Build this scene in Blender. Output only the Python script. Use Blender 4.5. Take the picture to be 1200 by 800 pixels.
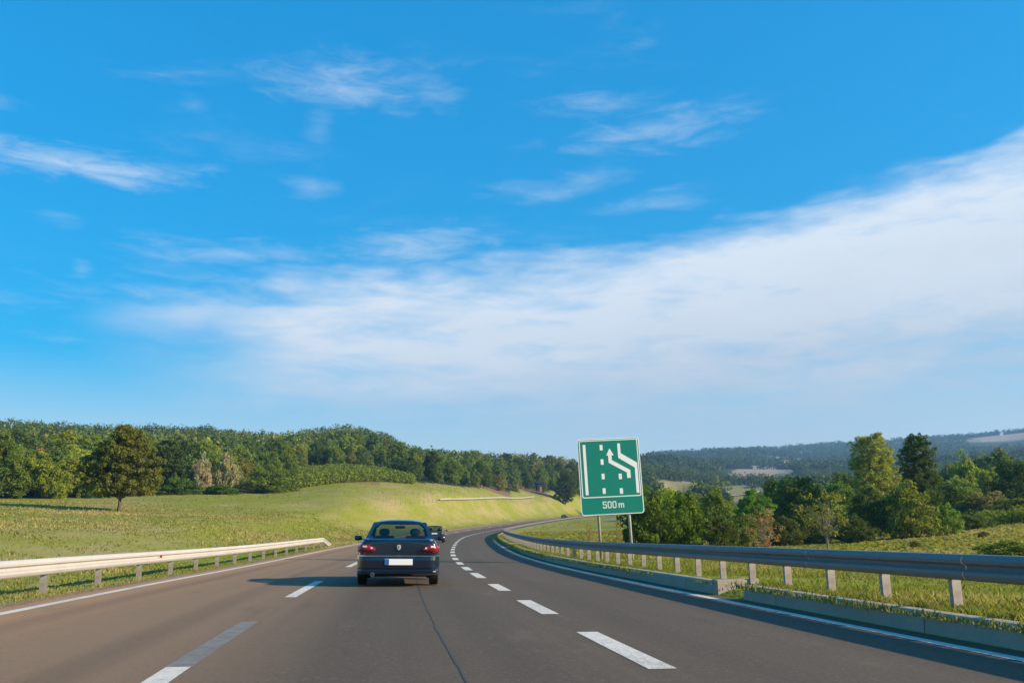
import bpy, bmesh, math, random
import numpy as np
from mathutils import Vector, Matrix
for o in list(bpy.data.objects): bpy.data.objects.remove(o)
sc = bpy.context.scene
COL = sc.collection
PI = math.pi
R = math.radians

# ------------------------------------------------------------------ camera
FPX, CAM_H, HOR, ROLL = 1000.0, 1.142, 618.9, 0.01168      # focal in px of a 1200 px wide frame
PITCH = math.atan((HOR - 400) / FPX)
cam = bpy.data.cameras.new('camera'); cam.sensor_width = 36; cam.lens = 36 * FPX / 1200
cam.clip_start = 0.1; cam.clip_end = 30000
co = bpy.data.objects.new('camera', cam); COL.objects.link(co)
_r0 = np.array([1., 0, 0]); _f = np.array([0, math.cos(PITCH), math.sin(PITCH)]); _u0 = np.array([0, -math.sin(PITCH), math.cos(PITCH)])
_r = math.cos(ROLL) * _r0 - math.sin(ROLL) * _u0
_u = math.sin(ROLL) * _r0 + math.cos(ROLL) * _u0
co.matrix_world = Matrix(((_r[0], _u[0], -_f[0], 0), (_r[1], _u[1], -_f[1], 0), (_r[2], _u[2], -_f[2], CAM_H), (0, 0, 0, 1)))
sc.camera = co
def ray(px, py):
    d = _f + (px - 600) / FPX * _r + (400 - py) / FPX * _u
    return d / math.hypot(d[0], d[1])                      # unit horizontal length
def azel(px, py):
    d = ray(px, py); return math.atan2(d[0], d[1]), math.atan(d[2])

# ------------------------------------------------------------------ world, sun, exposure
SUN_AZ, SUN_EL = R(106), R(22)                             # azimuth clockwise from +Y
world = bpy.data.worlds.new('World'); sc.world = world; world.use_nodes = True
wn = world.node_tree; wn.nodes.clear()
class NB:
    """little expression builder on a node tree"""
    def __init__(s, t): s.t = t
    def n(s, typ, **kw):
        x = s.t.nodes.new(typ)
        for k, v in kw.items(): setattr(x, k, v)
        return x
    def put(s, sock, v):
        if isinstance(v, bpy.types.NodeSocket): s.t.links.new(v, sock)
        elif v is not None: sock.default_value = v
    def m(s, op, a, b=None, c=None, clamp=False):
        x = s.n('ShaderNodeMath', operation=op, use_clamp=clamp)
        for i, v in enumerate((a, b, c)):
            if v is not None: s.put(x.inputs[i], v)
        return x.outputs[0]
    def add(s, a, b): return s.m('ADD', a, b)
    def sub(s, a, b): return s.m('SUBTRACT', a, b)
    def mul(s, a, b): return s.m('MULTIPLY', a, b)
    def ss(s, v, lo, hi, tlo=0., thi=1.):
        x = s.n('ShaderNodeMapRange', interpolation_type='SMOOTHSTEP')
        s.put(x.inputs[0], v)
        for i, q in zip((1, 2, 3, 4), (lo, hi, tlo, thi)): s.put(x.inputs[i], q)
        return x.outputs[0]
    def vec(s, x, y, z):
        c = s.n('ShaderNodeCombineXYZ')
        for i, v in enumerate((x, y, z)): s.put(c.inputs[i], v)
        return c.outputs[0]
    def noise(s, v, scale, detail=4, rough=.55, dist=0., col=False):
        x = s.n('ShaderNodeTexNoise'); x.inputs['Scale'].default_value = scale; x.inputs['Detail'].default_value = detail
        x.inputs['Roughness'].default_value = rough; x.inputs['Distortion'].default_value = dist
        if v is not None: s.put(x.inputs['Vector'], v)
        return x.outputs['Color' if col else 'Fac']
    def mix(s, f, a, b, blend='MIX'):
        x = s.n('ShaderNodeMix', data_type='RGBA', blend_type=blend)
        s.put(x.inputs[0], f); s.put(x.inputs[6], a); s.put(x.inputs[7], b)
        return x.outputs[2]
def rgba(c): return (c[0], c[1], c[2], 1.)
def build_sky():
    b = NB(wn)
    sky = b.n('ShaderNodeTexSky', sky_type='NISHITA'); sky.sun_disc = False
    sky.sun_elevation = SUN_EL; sky.sun_rotation = SUN_AZ
    sky.altitude = 100; sky.air_density = 1.0; sky.dust_density = .8; sky.ozone_density = 3.2
    hs = b.n('ShaderNodeHueSaturation'); hs.inputs['Hue'].default_value = .487; hs.inputs['Saturation'].default_value = 1.0; hs.inputs['Value'].default_value = 1.0
    b.put(hs.inputs['Color'], sky.outputs[0])
    tc = b.n('ShaderNodeTexCoord'); sp = b.n('ShaderNodeSeparateXYZ'); b.put(sp.inputs[0], tc.outputs['Generated'])
    X, Y, Z = sp.outputs
    U = b.m('ARCTAN2', X, Y); V = b.m('ARCSINE', Z)
    n3 = b.n('ShaderNodeVectorMath', operation='MULTIPLY'); b.put(n3.inputs[0], tc.outputs['Generated']); n3.inputs[1].default_value = (2.2, 2.2, 9.0)
    P3 = n3.outputs[0]
    warp = b.noise(P3, 1.6, 3, .55); warp2 = b.noise(P3, 4.5, 4, .6)
    Vw = b.add(V, b.add(b.mul(b.sub(warp, .5), .12), b.mul(b.sub(warp2, .5), .06)))
    Uw = b.add(U, b.mul(b.sub(b.noise(P3, 2.3, 3, .5), .5), .22))
    fib = b.noise(P3, 5.2, 7, .62, .35)          # fibres of the ice cloud
    soft = b.noise(P3, 1.15, 4, .55, .3)
    # the big sheet of cirrus: upper edge rises to the right, frayed left end, thins out downwards
    (u1, v1), (u2, v2) = azel(250, 336), azel(1120, 184)
    k = (v2 - v1) / (math.sin(u2) - math.sin(u1)); a = v1 - k * math.sin(u1)
    top = b.add(b.mul(b.m('SINE', U), k), a)
    dv = b.sub(top, Vw)                              # below the upper edge
    thick = b.ss(U, azel(150, 400)[0], azel(1150, 400)[0], .15, .46)
    m = b.mul(b.ss(dv, -.012, .042), b.ss(b.m('DIVIDE', dv, thick), 1.0, .25, .22, 1.))
    left = b.mul(b.ss(Uw, azel(60, 400)[0], azel(400, 400)[0]), b.ss(U, 2.9, 1.7))
    low = b.ss(V, -.01, azel(600, 440)[1] + .01, .3, 1.)
    m = b.mul(b.mul(m, left), low)
    m = b.mul(m, b.ss(b.add(b.mul(fib, .55), b.mul(soft, .75)), .38, .80, .40, 1.0))
    dens = b.m('MINIMUM', b.mul(m, 1.12), .97)
    # a clearer lane cut in the sheet's left part
    uc, vc = azel(330, 378)
    # separate wisps
    fine = b.noise(P3, 7.5, 7, .66, .5)
    for px, py, rx, ry, st, tilt in ((70, 192, 130, 17, .95, .02), (408, 98, 88, 22, .62, .0), (376, 152, 16, 22, .22, .0), (765, 160, 95, 26, .58, .05),
                                     (692, 117, 72, 14, .45, .05), (655, 216, 85, 11, .4, .04), (285, 302, 110, 17, .5, .03), (358, 212, 26, 13, .42, 0),
                                     (310, 352, 190, 24, .62, .05), (330, 412, 190, 26, .66, -.02), (490, 296, 90, 24, .7, .05), (96, 314, 12, 5, .3, 0), (68, 262, 20, 5, .22, 0), (600, 482, 70, 9, .5, 0), (505, 118, 30, 7, .3, -.1), (225, 125, 16, 12, .18, 0), (0, 112, 22, 8, .3, 0), (770, 238, 60, 10, .35, .03)):
        u0, v0 = azel(px, py)
        du = b.mul(b.sub(b.add(U, b.mul(b.sub(Uw, U), .25)), u0), FPX / rx)
        vq = b.sub(b.add(V, b.mul(b.sub(Vw, V), .45)), v0)
        dvv = b.mul(b.sub(vq, b.mul(b.sub(U, u0), tilt)), FPX / ry)
        r2 = b.add(b.mul(du, du), b.mul(dvv, dvv))
        e = b.ss(b.add(b.m('SQRT', r2), b.mul(b.sub(fine, .5), 3.0)), 1.5, -.9)
        dens = b.m('MAXIMUM', dens, b.mul(e, st * .78))
    # thin cirrus all round the sky
    thin = b.mul(b.mul(b.ss(b.noise(P3, 1.9, 6, .6, .6), .54, .80), b.ss(fine, .35, .7)), .16)
    dens = b.m('MAXIMUM', dens, b.mul(thin, b.ss(V, .0, .1)))
    dens = b.m('MINIMUM', dens, 1.0)
    bright = b.ss(dv, .0, .3, 1.0, .70)
    cc = b.n('ShaderNodeVectorMath', operation='SCALE'); cc.inputs[0].default_value = (4.6, 5.0, 5.45); b.put(cc.inputs['Scale'], bright)
    hsv = b.n('ShaderNodeSeparateColor', mode='HSV'); b.put(hsv.inputs[0], hs.outputs[0])
    comb = b.n('ShaderNodeCombineColor', mode='HSV'); b.put(comb.inputs[0], hsv.outputs[0]); b.put(comb.inputs[1], b.m('POWER', b.mul(hsv.outputs[1], 1.64), 2.4, clamp=True))
    b.put(comb.inputs[2], b.mul(b.m('POWER', hsv.outputs[2], .42), 2.68))          # the photograph's gentle sky contrast
    colr = b.mix(dens, comb.outputs[0], cc.outputs[0])
    bg = b.n('ShaderNodeBackground'); b.put(bg.inputs[0], colr); bg.inputs[1].default_value = .10
    out = b.n('ShaderNodeOutputWorld'); wn.links.new(bg.outputs[0], out.inputs[0])
build_sky()
sl = bpy.data.lights.new('sun', 'SUN'); sl.energy = 5.0; sl.angle = R(.55); sl.color = (1.0, .83, .60)
so = bpy.data.objects.new('sun', sl); COL.objects.link(so)
sdir = Vector((math.sin(SUN_AZ) * math.cos(SUN_EL), math.cos(SUN_AZ) * math.cos(SUN_EL), math.sin(SUN_EL)))
so.rotation_euler = sdir.to_track_quat('Z', 'Y').to_euler(); so.location = (30, 0, 60)
sc.view_settings.view_transform = 'Standard'; sc.view_settings.look = 'None'; sc.view_settings.gamma = 1; sc.view_settings.exposure = 0.85
sc.view_settings.use_curve_mapping = False
sc.render.engine = 'CYCLES'
sc.cycles.use_denoising = True
sc.cycles.max_bounces = 6; sc.cycles.transparent_max_bounces = 12; sc.cycles.volume_bounces = 0
sc.cycles.diffuse_bounces = 3; sc.cycles.sample_clamp_indirect = 6

# ------------------------------------------------------------------ helpers
rng = np.random.default_rng(7); random.seed(7)
def tag(o, label=None, cat=None, group=None, kind=None):
    for k, v in (('label', label), ('category', cat), ('group', group), ('kind', kind)):
        if v: o[k] = v
    return o
def link(name, data, parent=None, mat=None):
    o = bpy.data.objects.new(name, data); COL.objects.link(o)
    if parent is not None: o.parent = parent
    if mat is not None and data is not None: data.materials.append(mat)
    return o
def empty(name, loc=(0, 0, 0), rz=0):
    o = link(name, None); o.location = loc; o.rotation_euler = (0, 0, rz); o.empty_display_size = .2
    return o
def npmesh(name, v, q, smooth=False, col=None):
    """mesh from Nx3 verts and an MxK index array (all faces K-gons)"""
    v = np.asarray(v, np.float32); q = np.asarray(q, np.int32); k = q.shape[1]
    me = bpy.data.meshes.new(name); me.vertices.add(len(v)); me.vertices.foreach_set('co', v.ravel())
    me.loops.add(q.size); me.loops.foreach_set('vertex_index', q.ravel())
    me.polygons.add(len(q)); me.polygons.foreach_set('loop_start', np.arange(0, q.size, k, dtype=np.int32))
    me.update(calc_edges=True)
    me.polygons.foreach_set('use_smooth', np.full(len(q), smooth, bool))
    if col is not None:
        at = me.color_attributes.new('tint', 'FLOAT_COLOR', 'POINT')
        c = np.ones((len(v), 4), np.float32); c[:, :3] = col; at.data.foreach_set('color', c.ravel())
    return me
class MB:
    """collects shapes into one mesh"""
    def __init__(s): s.v = []; s.f = []
    def poly(s, pts, faces):
        n = len(s.v); s.v += [tuple(p) for p in pts]; s.f += [tuple(i + n for i in f) for f in faces]; return s
    def box(s, lo, hi):
        x0, y0, z0 = lo; x1, y1, z1 = hi
        return s.poly([(x0, y0, z0), (x1, y0, z0), (x1, y1, z0), (x0, y1, z0), (x0, y0, z1), (x1, y0, z1), (x1, y1, z1), (x0, y1, z1)],
                      [(3, 2, 1, 0), (4, 5, 6, 7), (0, 1, 5, 4), (1, 2, 6, 5), (2, 3, 7, 6), (3, 0, 4, 7)])
    def loft(s, rings, closed=True, cap=True):
        n = len(rings[0]); b = len(s.v)
        for r in rings: s.v += [tuple(p) for p in r]
        for i in range(len(rings) - 1):
            for j in range(n if closed else n - 1):
                a = b + i * n + j; c = b + i * n + (j + 1) % n
                s.f.append((a, c, c + n, a + n))
        if cap and closed:
            s.f.append(tuple(b + j for j in reversed(range(n)))); s.f.append(tuple(b + (len(rings) - 1) * n + j for j in range(n)))
        return s
    def tube(s, pts, rad, k=8, cap=True):
        rings = []
        P = [Vector(p) for p in pts]
        if not hasattr(rad, '__len__'): rad = [rad] * len(P)
        for i, p in enumerate(P):
            t = (P[min(i + 1, len(P) - 1)] - P[max(i - 1, 0)]).normalized()
            a = t.cross(Vector((0, 0, 1)) if abs(t.z) < .9 else Vector((1, 0, 0))).normalized(); c = t.cross(a)
            rings.append([p + rad[i] * (math.cos(2 * PI * j / k) * a + math.sin(2 * PI * j / k) * c) for j in range(k)])
        return s.loft(rings, True, cap)
    def prism(s, outline, y0, y1):
        """outline in (x,z), extruded along y"""
        n = len(outline)
        s.poly([(x, y0, z) for x, z in outline] + [(x, y1, z) for x, z in outline],
               [tuple(range(n)), tuple(reversed(range(n, 2 * n)))] + [(j, n + j, n + (j + 1) % n, (j + 1) % n) for j in range(n)])
        return s
    def build(s, name, mat=None, parent=None, smooth=False, bevel=0, sub=0):
        me = bpy.data.meshes.new(name); me.from_pydata(s.v, [], s.f)
        bm = bmesh.new(); bm.from_mesh(me); bmesh.ops.recalc_face_normals(bm, faces=bm.faces)
        if bevel: bmesh.ops.bevel(bm, geom=list(bm.edges), offset=bevel, segments=2, affect='EDGES', clamp_overlap=True)
        bm.to_mesh(me); bm.free()
        if smooth: me.polygons.foreach_set('use_smooth', [True] * len(me.polygons))
        o = link(name, me, parent, mat)
        if sub:
            md = o.modifiers.new('sub', 'SUBSURF'); md.levels = md.render_levels = sub
        return o

# ------------------------------------------------------------------ materials
def newmat(name):
    m = bpy.data.materials.new(name); m.use_nodes = True; m.node_tree.nodes.clear()
    b = NB(m.node_tree); out = b.n('ShaderNodeOutputMaterial'); return m, b, out
def principled(b, out, col, rough=.6, metal=0., spec=.5, bump=None, bstr=.3, bdist=.02, coat=0.):
    p = b.n('ShaderNodeBsdfPrincipled'); b.put(p.inputs['Base Color'], rgba(col) if isinstance(col, tuple) else col)
    b.put(p.inputs['Roughness'], rough); p.inputs['Metallic'].default_value = metal
    p.inputs['Specular IOR Level'].default_value = spec; p.inputs['Coat Weight'].default_value = coat; p.inputs['Coat Roughness'].default_value = .05
    if bump is not None:
        bn = b.n('ShaderNodeBump'); bn.inputs['Strength'].default_value = bstr; bn.inputs['Distance'].default_value = bdist
        b.put(bn.inputs['Height'], bump); b.put(p.inputs['Normal'], bn.outputs[0])
    b.t.links.new(p.outputs[0], out.inputs[0]); return p
def coords(b, kind='Object'): return b.n('ShaderNodeTexCoord').outputs[kind]
def worldpos(b): return b.n('ShaderNodeNewGeometry').outputs['Position']
def simple(name, col, rough=.6, metal=0., spec=.5, var=.12, scale=6., coat=0.):
    m, b, out = newmat(name)
    f = b.noise(coords(b), scale, 4)
    c = b.mix(f, rgba(tuple(x * (1 - var) for x in col)), rgba(tuple(min(1, x * (1 + var)) for x in col)))
    principled(b, out, c, rough, metal, spec, coat=coat); return m
M = {}
M['paint_blue'] = simple('dark_blue_paint', (.0045, .0115, .026), .25, 0, .5, .1, 2, coat=.8)
M['paint_teal'] = simple('dark_teal_paint', (.012, .035, .050), .3, 0, .5, .1, 2, coat=.6)
M['paint_black'] = simple('black_paint', (.012, .013, .016), .3, 0, .5, .1, 2, coat=.6)
M['paint_white'] = simple('white_paint', (.72, .72, .70), .35)
M['paint_red'] = simple('red_paint', (.3, .03, .02), .35)
M['rubber'] = simple('tyre_rubber', (.014, .014, .014), .85, 0, .3)
M['plastic'] = simple('black_plastic', (.015, .015, .017), .55)
M['interior'] = simple('dark_upholstery', (.02, .022, .026), .9)
M['chrome'] = simple('chrome', (.75, .75, .74), .18, 1.0, .5, .05)
M['silver'] = simple('silver_badge', (.75, .75, .74), .35, .6, .5, .05)
M['alloy'] = simple('alloy_rim', (.35, .35, .36), .4, .8)
M['plate'] = simple('plate_white', (.82, .82, .80), .4, 0, .5, .03)
M['plate_blue'] = simple('plate_blue', (.02, .10, .36), .4)
M['lamp_red'] = simple('red_lamp_lens', (.20, .008, .014), .2, 0, .6, .25, 9)
M['lamp_white'] = simple('clear_lamp_lens', (.75, .68, .66), .12)
M['sign_green'] = simple('sign_green', (.0035, .205, .150), .42, 0, .4, .05, 3)
M['sign_white'] = simple('sign_white', (.80, .82, .80), .42, 0, .4, .03, 3)
M['sign_back'] = simple('sign_back_grey', (.35, .36, .36), .5, .4)
M['brick'] = simple('brown_wall', (.25, .15, .09), .9)
M['roof'] = simple('red_roof', (.22, .07, .04), .8)
M['plaster'] = simple('white_plaster', (.68, .66, .62), .9)
M['dark_pane'] = simple('dark_pane', (.02, .025, .03), .15)
def mk_glass():
    m, b, out = newmat('car_glass')
    ge = b.n('ShaderNodeNewGeometry'); dt = b.n('ShaderNodeVectorMath', operation='DOT_PRODUCT'); b.put(dt.inputs[0], ge.outputs['Normal']); b.put(dt.inputs[1], ge.outputs['Incoming'])
    fac = b.add(.04, b.mul(.96, b.m('POWER', b.sub(1., b.m('ABSOLUTE', dt.outputs['Value'])), 5.)))
    t = b.n('ShaderNodeBsdfTransparent'); t.inputs[0].default_value = (.50, .56, .53, 1)
    g = b.n('ShaderNodeBsdfGlossy'); g.inputs['Roughness'].default_value = .03
    mx = b.n('ShaderNodeMixShader'); b.put(mx.inputs[0], fac); b.t.links.new(t.outputs[0], mx.inputs[1]); b.t.links.new(g.outputs[0], mx.inputs[2])
    b.t.links.new(mx.outputs[0], out.inputs[0]); return m
M['glass'] = mk_glass()
def mk_steel(name, k):
    m, b, out = newmat(name)
    p = coords(b); n = b.noise(p, 1.3, 5, .65); n2 = b.noise(p, 22, 3)
    st = b.n('ShaderNodeVectorMath', operation='MULTIPLY'); b.put(st.inputs[0], p); st.inputs[1].default_value = (9, 9, .8)
    drip = b.ss(b.noise(st.outputs[0], 2.4, 4), .55, .75)
    c = b.mix(n, rgba((.36 * k, .345 * k, .325 * k)), rgba((.52 * k, .50 * k, .47 * k))); c = b.mix(b.mul(drip, .5), c, rgba((.36, .30, .24)))
    principled(b, out, c, b.ss(n2, .2, .8, .55, .72), .1, .35); return m
M['steel'] = mk_steel('galvanised_steel', 1.0); M['steel_shaded'] = mk_steel('shaded_steel', .5)  # second one is darkened: the right rail's shaded face put into its colour
def mk_post():
    m, b, out = newmat('weathered_post'); p = coords(b); n = b.noise(p, 7, 4, .65)
    c = b.mix(b.ss(n, .35, .7), rgba((.30, .25, .205)), rgba((.43, .395, .35))); principled(b, out, c, .65, .2); return m
M['post'] = mk_post()
def mk_concrete():
    m, b, out = newmat('kerb_concrete'); p = coords(b); n = b.noise(p, 1.4, 5, .65); n2 = b.noise(p, 30, 4, .7)
    c = b.mix(n, rgba((.33, .265, .20)), rgba((.50, .41, .315))); c = b.mix(b.ss(n2, .45, .7, 0, .35), c, rgba((.24, .20, .155)))
    principled(b, out, c, .9, 0, .3, bump=n2, bstr=.4, bdist=.01); return m
M['concrete'] = mk_concrete()
def mk_asphalt():
    m, b, out = newmat('asphalt')
    uv = b.n('ShaderNodeAttribute', attribute_name='lane'); sp = b.n('ShaderNodeSeparateXYZ'); b.put(sp.inputs[0], uv.outputs['Vector'])
    O, S_ = sp.outputs[0], sp.outputs[1]                    # metres across, along
    p = worldpos(b)
    fine = b.noise(p, 55, 4, .75); mid = b.noise(p, .9, 5, .6)
    strk = b.noise(b.vec(b.mul(O, 1.6), b.mul(S_, .035), 0.), 1.0, 5, .6)      # streaks along the lanes
    strk2 = b.noise(b.vec(b.mul(O, 6.), b.mul(S_, .05), 3.), 1.0, 4, .6)
    c = b.mix(strk, rgba((.078, .066, .055)), rgba((.118, .100, .083)))
    # earlier-laid left lane is browner, the others greyer
    c = b.mix(b.ss(O, -2.2, -5.2, 0., .7), c, rgba((.29, .20, .132)))
    c = b.mix(b.ss(O, -5.4, -7.9, 0., .6), c, rgba((.42, .255, .145)))
    c = b.mix(b.ss(b.m('ABSOLUTE', b.sub(O, -1.9)), 2., .6, 0., .22), c, rgba((.066, .058, .051)))
    c = b.mix(b.ss(strk2, .5, .75, 0., .25), c, rgba((.066, .058, .050)))
    trk = None
    for oc in (-6.75, -4.85, -2.75, -1.15, .85, 2.55):
        t_ = b.ss(b.m('ABSOLUTE', b.sub(O, oc)), .42, .05); trk = t_ if trk is None else b.m('MAXIMUM', trk, t_)
    c = b.mix(b.mul(trk, b.ss(strk, .3, .7, .12, .42)), c, rgba((.062, .054, .047)))
    blot = b.noise(b.vec(b.mul(O, 1.0), b.mul(S_, .22), 7.), 1.1, 5, .65)
    c = b.mix(b.ss(blot, .56, .72, 0, .34), c, rgba((.055, .049, .044))); c = b.mix(b.ss(blot, .42, .28, 0, .3), c, rgba((.17, .145, .12)))
    grit = b.noise(p, 20, 3, .8); c = b.mix(b.ss(grit, .54, .70, 0, .5), c, rgba((.21, .18, .15))); c = b.mix(b.ss(grit, .44, .28, 0, .5), c, rgba((.04, .036, .032)))
    c = b.mix(b.ss(fine, .5, .78, 0, .45), c, rgba((.19, .165, .14)))
    c = b.mix(b.ss(fine, .5, .25, 0, .4), c, rgba((.045, .042, .04)))
    c = b.mix(b.ss(mid, .55, .8, 0, .2), c, rgba((.17, .14, .11)))
    c = b.mix(1., c, rgba((1.04, .94, .79)), 'MULTIPLY')
    principled(b, out, c, .88, 0, .22, bump=fine, bstr=.35, bdist=.008); return m
M['asphalt'] = mk_asphalt()
def mk_mark(name, c0, wear):
    m, b, out = newmat(name); p = worldpos(b); n = b.noise(p, 7, 6, .75); n2 = b.noise(p, 60, 3, .7); n3 = b.noise(p, .7, 3)
    st = b.n('ShaderNodeVectorMath', operation='MULTIPLY'); b.put(st.inputs[0], p); st.inputs[1].default_value = (26, 1.1, 1); n4 = b.noise(st.outputs[0], 1., 4, .7)
    c = b.mix(b.ss(n, .46 - wear * .2, .75 - wear * .1, 0, .7), rgba(c0), rgba(tuple(x * .5 for x in c0)))
    c = b.mix(b.ss(n4, .52, .72, 0, .55), c, rgba(tuple(x * .42 for x in c0)))
    c = b.mix(b.ss(b.add(n2, b.mul(n3, .4)), .72, .92, 0, .8), c, rgba((.12, .105, .09)))
    principled(b, out, c, .75, 0, .3); return m
M['mark'] = mk_mark('road_marking', (.66, .61, .53), 0.)
M['mark_worn'] = mk_mark('faded_marking', (.225, .205, .185), .5)
M['tar'] = simple('joint_tar', (.052, .047, .042), .7, 0, .4, .3, 8)
def mk_ground():
    """grassland: tint attribute gives the kind of ground, noise the patches of dry and green"""
    m, b, out = newmat('grassland'); p = worldpos(b)
    t = b.n('ShaderNodeAttribute', attribute_name='tint').outputs['Color']
    kind = b.n('ShaderNodeAttribute', attribute_name='plain').outputs['Fac']        # 1: bare soil / forest floor / field, no meadow patches
    stv = b.n('ShaderNodeVectorMath', operation='MULTIPLY'); b.put(stv.inputs[0], p); stv.inputs[1].default_value = (1., .33, .3); q_ = stv.outputs[0]
    n1 = b.noise(q_, .045, 5, .6, .4); n2 = b.noise(q_, .24, 5, .65); n3 = b.noise(p, 2.2, 5, .7); n4 = b.noise(p, .012, 4, .55)
    dry = b.mix(n3, rgba((.30, .25, .095)), rgba((.39, .32, .145)))
    green = b.mix(n3, rgba((.180, .20, .022)), rgba((.268, .275, .036)))
    f = b.ss(b.add(b.mul(n1, .5), b.add(b.mul(n2, .5), b.mul(n4, .3))), .57, .80)
    g = b.mix(f, green, dry)
    g = b.mix(b.ss(n3, .62, .8, 0, .5), g, rgba((.15, .18, .025)))
    g = b.mix(b.ss(b.mul(n2, n1), .30, .42, 0, .4), g, rgba((.33, .235, .10)))
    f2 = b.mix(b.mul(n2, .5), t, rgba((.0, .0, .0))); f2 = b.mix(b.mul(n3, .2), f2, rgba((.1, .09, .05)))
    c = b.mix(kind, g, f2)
    principled(b, out, c, .95, 0, .1, bump=b.add(n3, b.mul(b.noise(p, 9, 3), .5)), bstr=.7, bdist=.25); return m
M['ground'] = mk_ground()
def mk_leaf(name, attr, gain=None, trans=.35):
    """thin leaves: diffuse plus light coming through; colour from the object (copies) or the tint attribute"""
    m, b, out = newmat(name)
    if attr: base = b.n('ShaderNodeAttribute', attribute_name='tint').outputs['Color']
    else:
        base = b.n('ShaderNodeObjectInfo').outputs['Color']
        v = b.n('ShaderNodeAttribute', attribute_name='tint').outputs['Color']
        base = b.mix(1., base, v, 'MULTIPLY')
    if gain: base = b.mix(1., base, rgba(gain), 'MULTIPLY')
    d = b.n('ShaderNodeBsdfDiffuse'); b.put(d.inputs[0], base)
    t = b.n('ShaderNodeBsdfTranslucent'); b.put(t.inputs[0], b.mix(1., base, rgba((1.15, 1.1, .55)), 'MULTIPLY'))
    mx = b.n('ShaderNodeMixShader'); mx.inputs[0].default_value = trans
    b.t.links.new(d.outputs[0], mx.inputs[1]); b.t.links.new(t.outputs[0], mx.inputs[2]); b.t.links.new(mx.outputs[0], out.inputs[0]); return m
M['leaf'] = mk_leaf('leaves', False, (1.75, 1.5, 1.15), .38)
M['leaf_attr'] = mk_leaf('leaves_mass', True, (1.5, 1.32, 1.1), .32)
M['grass'] = mk_leaf('grass_blades', True, trans=.4)
def mk_bark(name, c0, c1):
    m, b, out = newmat(name); p = coords(b); st = b.n('ShaderNodeVectorMath', operation='MULTIPLY'); b.put(st.inputs[0], p); st.inputs[1].default_value = (6, 6, 1.2)
    n = b.noise(st.outputs[0], 2.2, 5, .7); principled(b, out, b.mix(n, rgba(c0), rgba(c1)), .95, 0, .2, bump=n, bstr=.6, bdist=.04); return m
M['bark'] = mk_bark('bark', (.06, .045, .033), (.17, .13, .10))
M['bark_pale'] = mk_bark('pale_bark', (.16, .12, .09), (.36, .30, .25))

# ------------------------------------------------------------------ the road's course (metres; right dashed line is the reference)
SS = np.arange(-90, 620.01, .5)
_K = np.interp(SS, [-90, -12, 15, 30, 45, 60, 80, 110, 160, 400, 620], [.0037, .00371, .00205, .00106, .00259, .00081, .00075, .00219, .00136, .00029, .0006])
_SL = np.interp(SS, [-12, 25, 50, 75, 100, 150, 220, 400, 620], [0, -.00757, .00563, .00672, .00686, .01658, .02563, .02649, .02])
BANK = .0173
i0 = int(np.argmin(abs(SS)))
HD = np.cumsum(_K) * .5; HD = HD - HD[i0] - .17234
RX = np.cumsum(np.sin(HD)) * .5; RY = np.cumsum(np.cos(HD)) * .5; RZ = np.cumsum(_SL) * .5
RX += 2.47 - RX[i0]; RY -= RY[i0]; RZ -= RZ[i0]
O_LD, O_L, O_R = -4.02, -7.54, 3.474                        # left dashes, left edge line, right edge line
O_EL, O_ER = O_L - .38, O_R + .42                           # paved edges
KW = .22; O_KB = O_ER + KW                                  # back of the kerb
O_GL, O_GR = O_L - 1.35, O_R + 1.08                         # guardrails
def rp(s, o, dz=0.):
    """point of the road at s along, o across"""
    x = np.interp(s, SS, RX); y = np.interp(s, SS, RY); z = np.interp(s, SS, RZ); h = np.interp(s, SS, HD)
    return np.stack([x + o * np.cos(h), y - o * np.sin(h), z - np.clip(o, O_EL, O_ER) * BANK + dz], -1)
def heading(s): return float(np.interp(s, SS, HD))
def sm(v, lo, hi):
    t = np.clip((v - lo) / (hi - lo), 0, 1); return t * t * (3 - 2 * t)
def nearest(x, y):
    x = np.asarray(x, float).ravel(); y = np.asarray(y, float).ravel()
    s = np.empty(len(x)); o = np.empty(len(x)); cx, cy = RX[::2], RY[::2]
    for a in range(0, len(x), 4000):
        d = (x[a:a + 4000, None] - cx) ** 2 + (y[a:a + 4000, None] - cy) ** 2
        j = d.argmin(1) * 2
        h = HD[j]; ex = x[a:a + 4000] - RX[j]; ey = y[a:a + 4000] - RY[j]
        s[a:a + 4000] = SS[j] + ex * np.sin(h) + ey * np.cos(h)
        lat = ex * np.cos(h) - ey * np.sin(h)
        o[a:a + 4000] = np.sign(lat) * np.hypot(ex, ey)
        k = (j > 4) & (j < len(SS) - 6); o[a:a + 4000][k] = lat[k]
    return s, o

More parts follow.
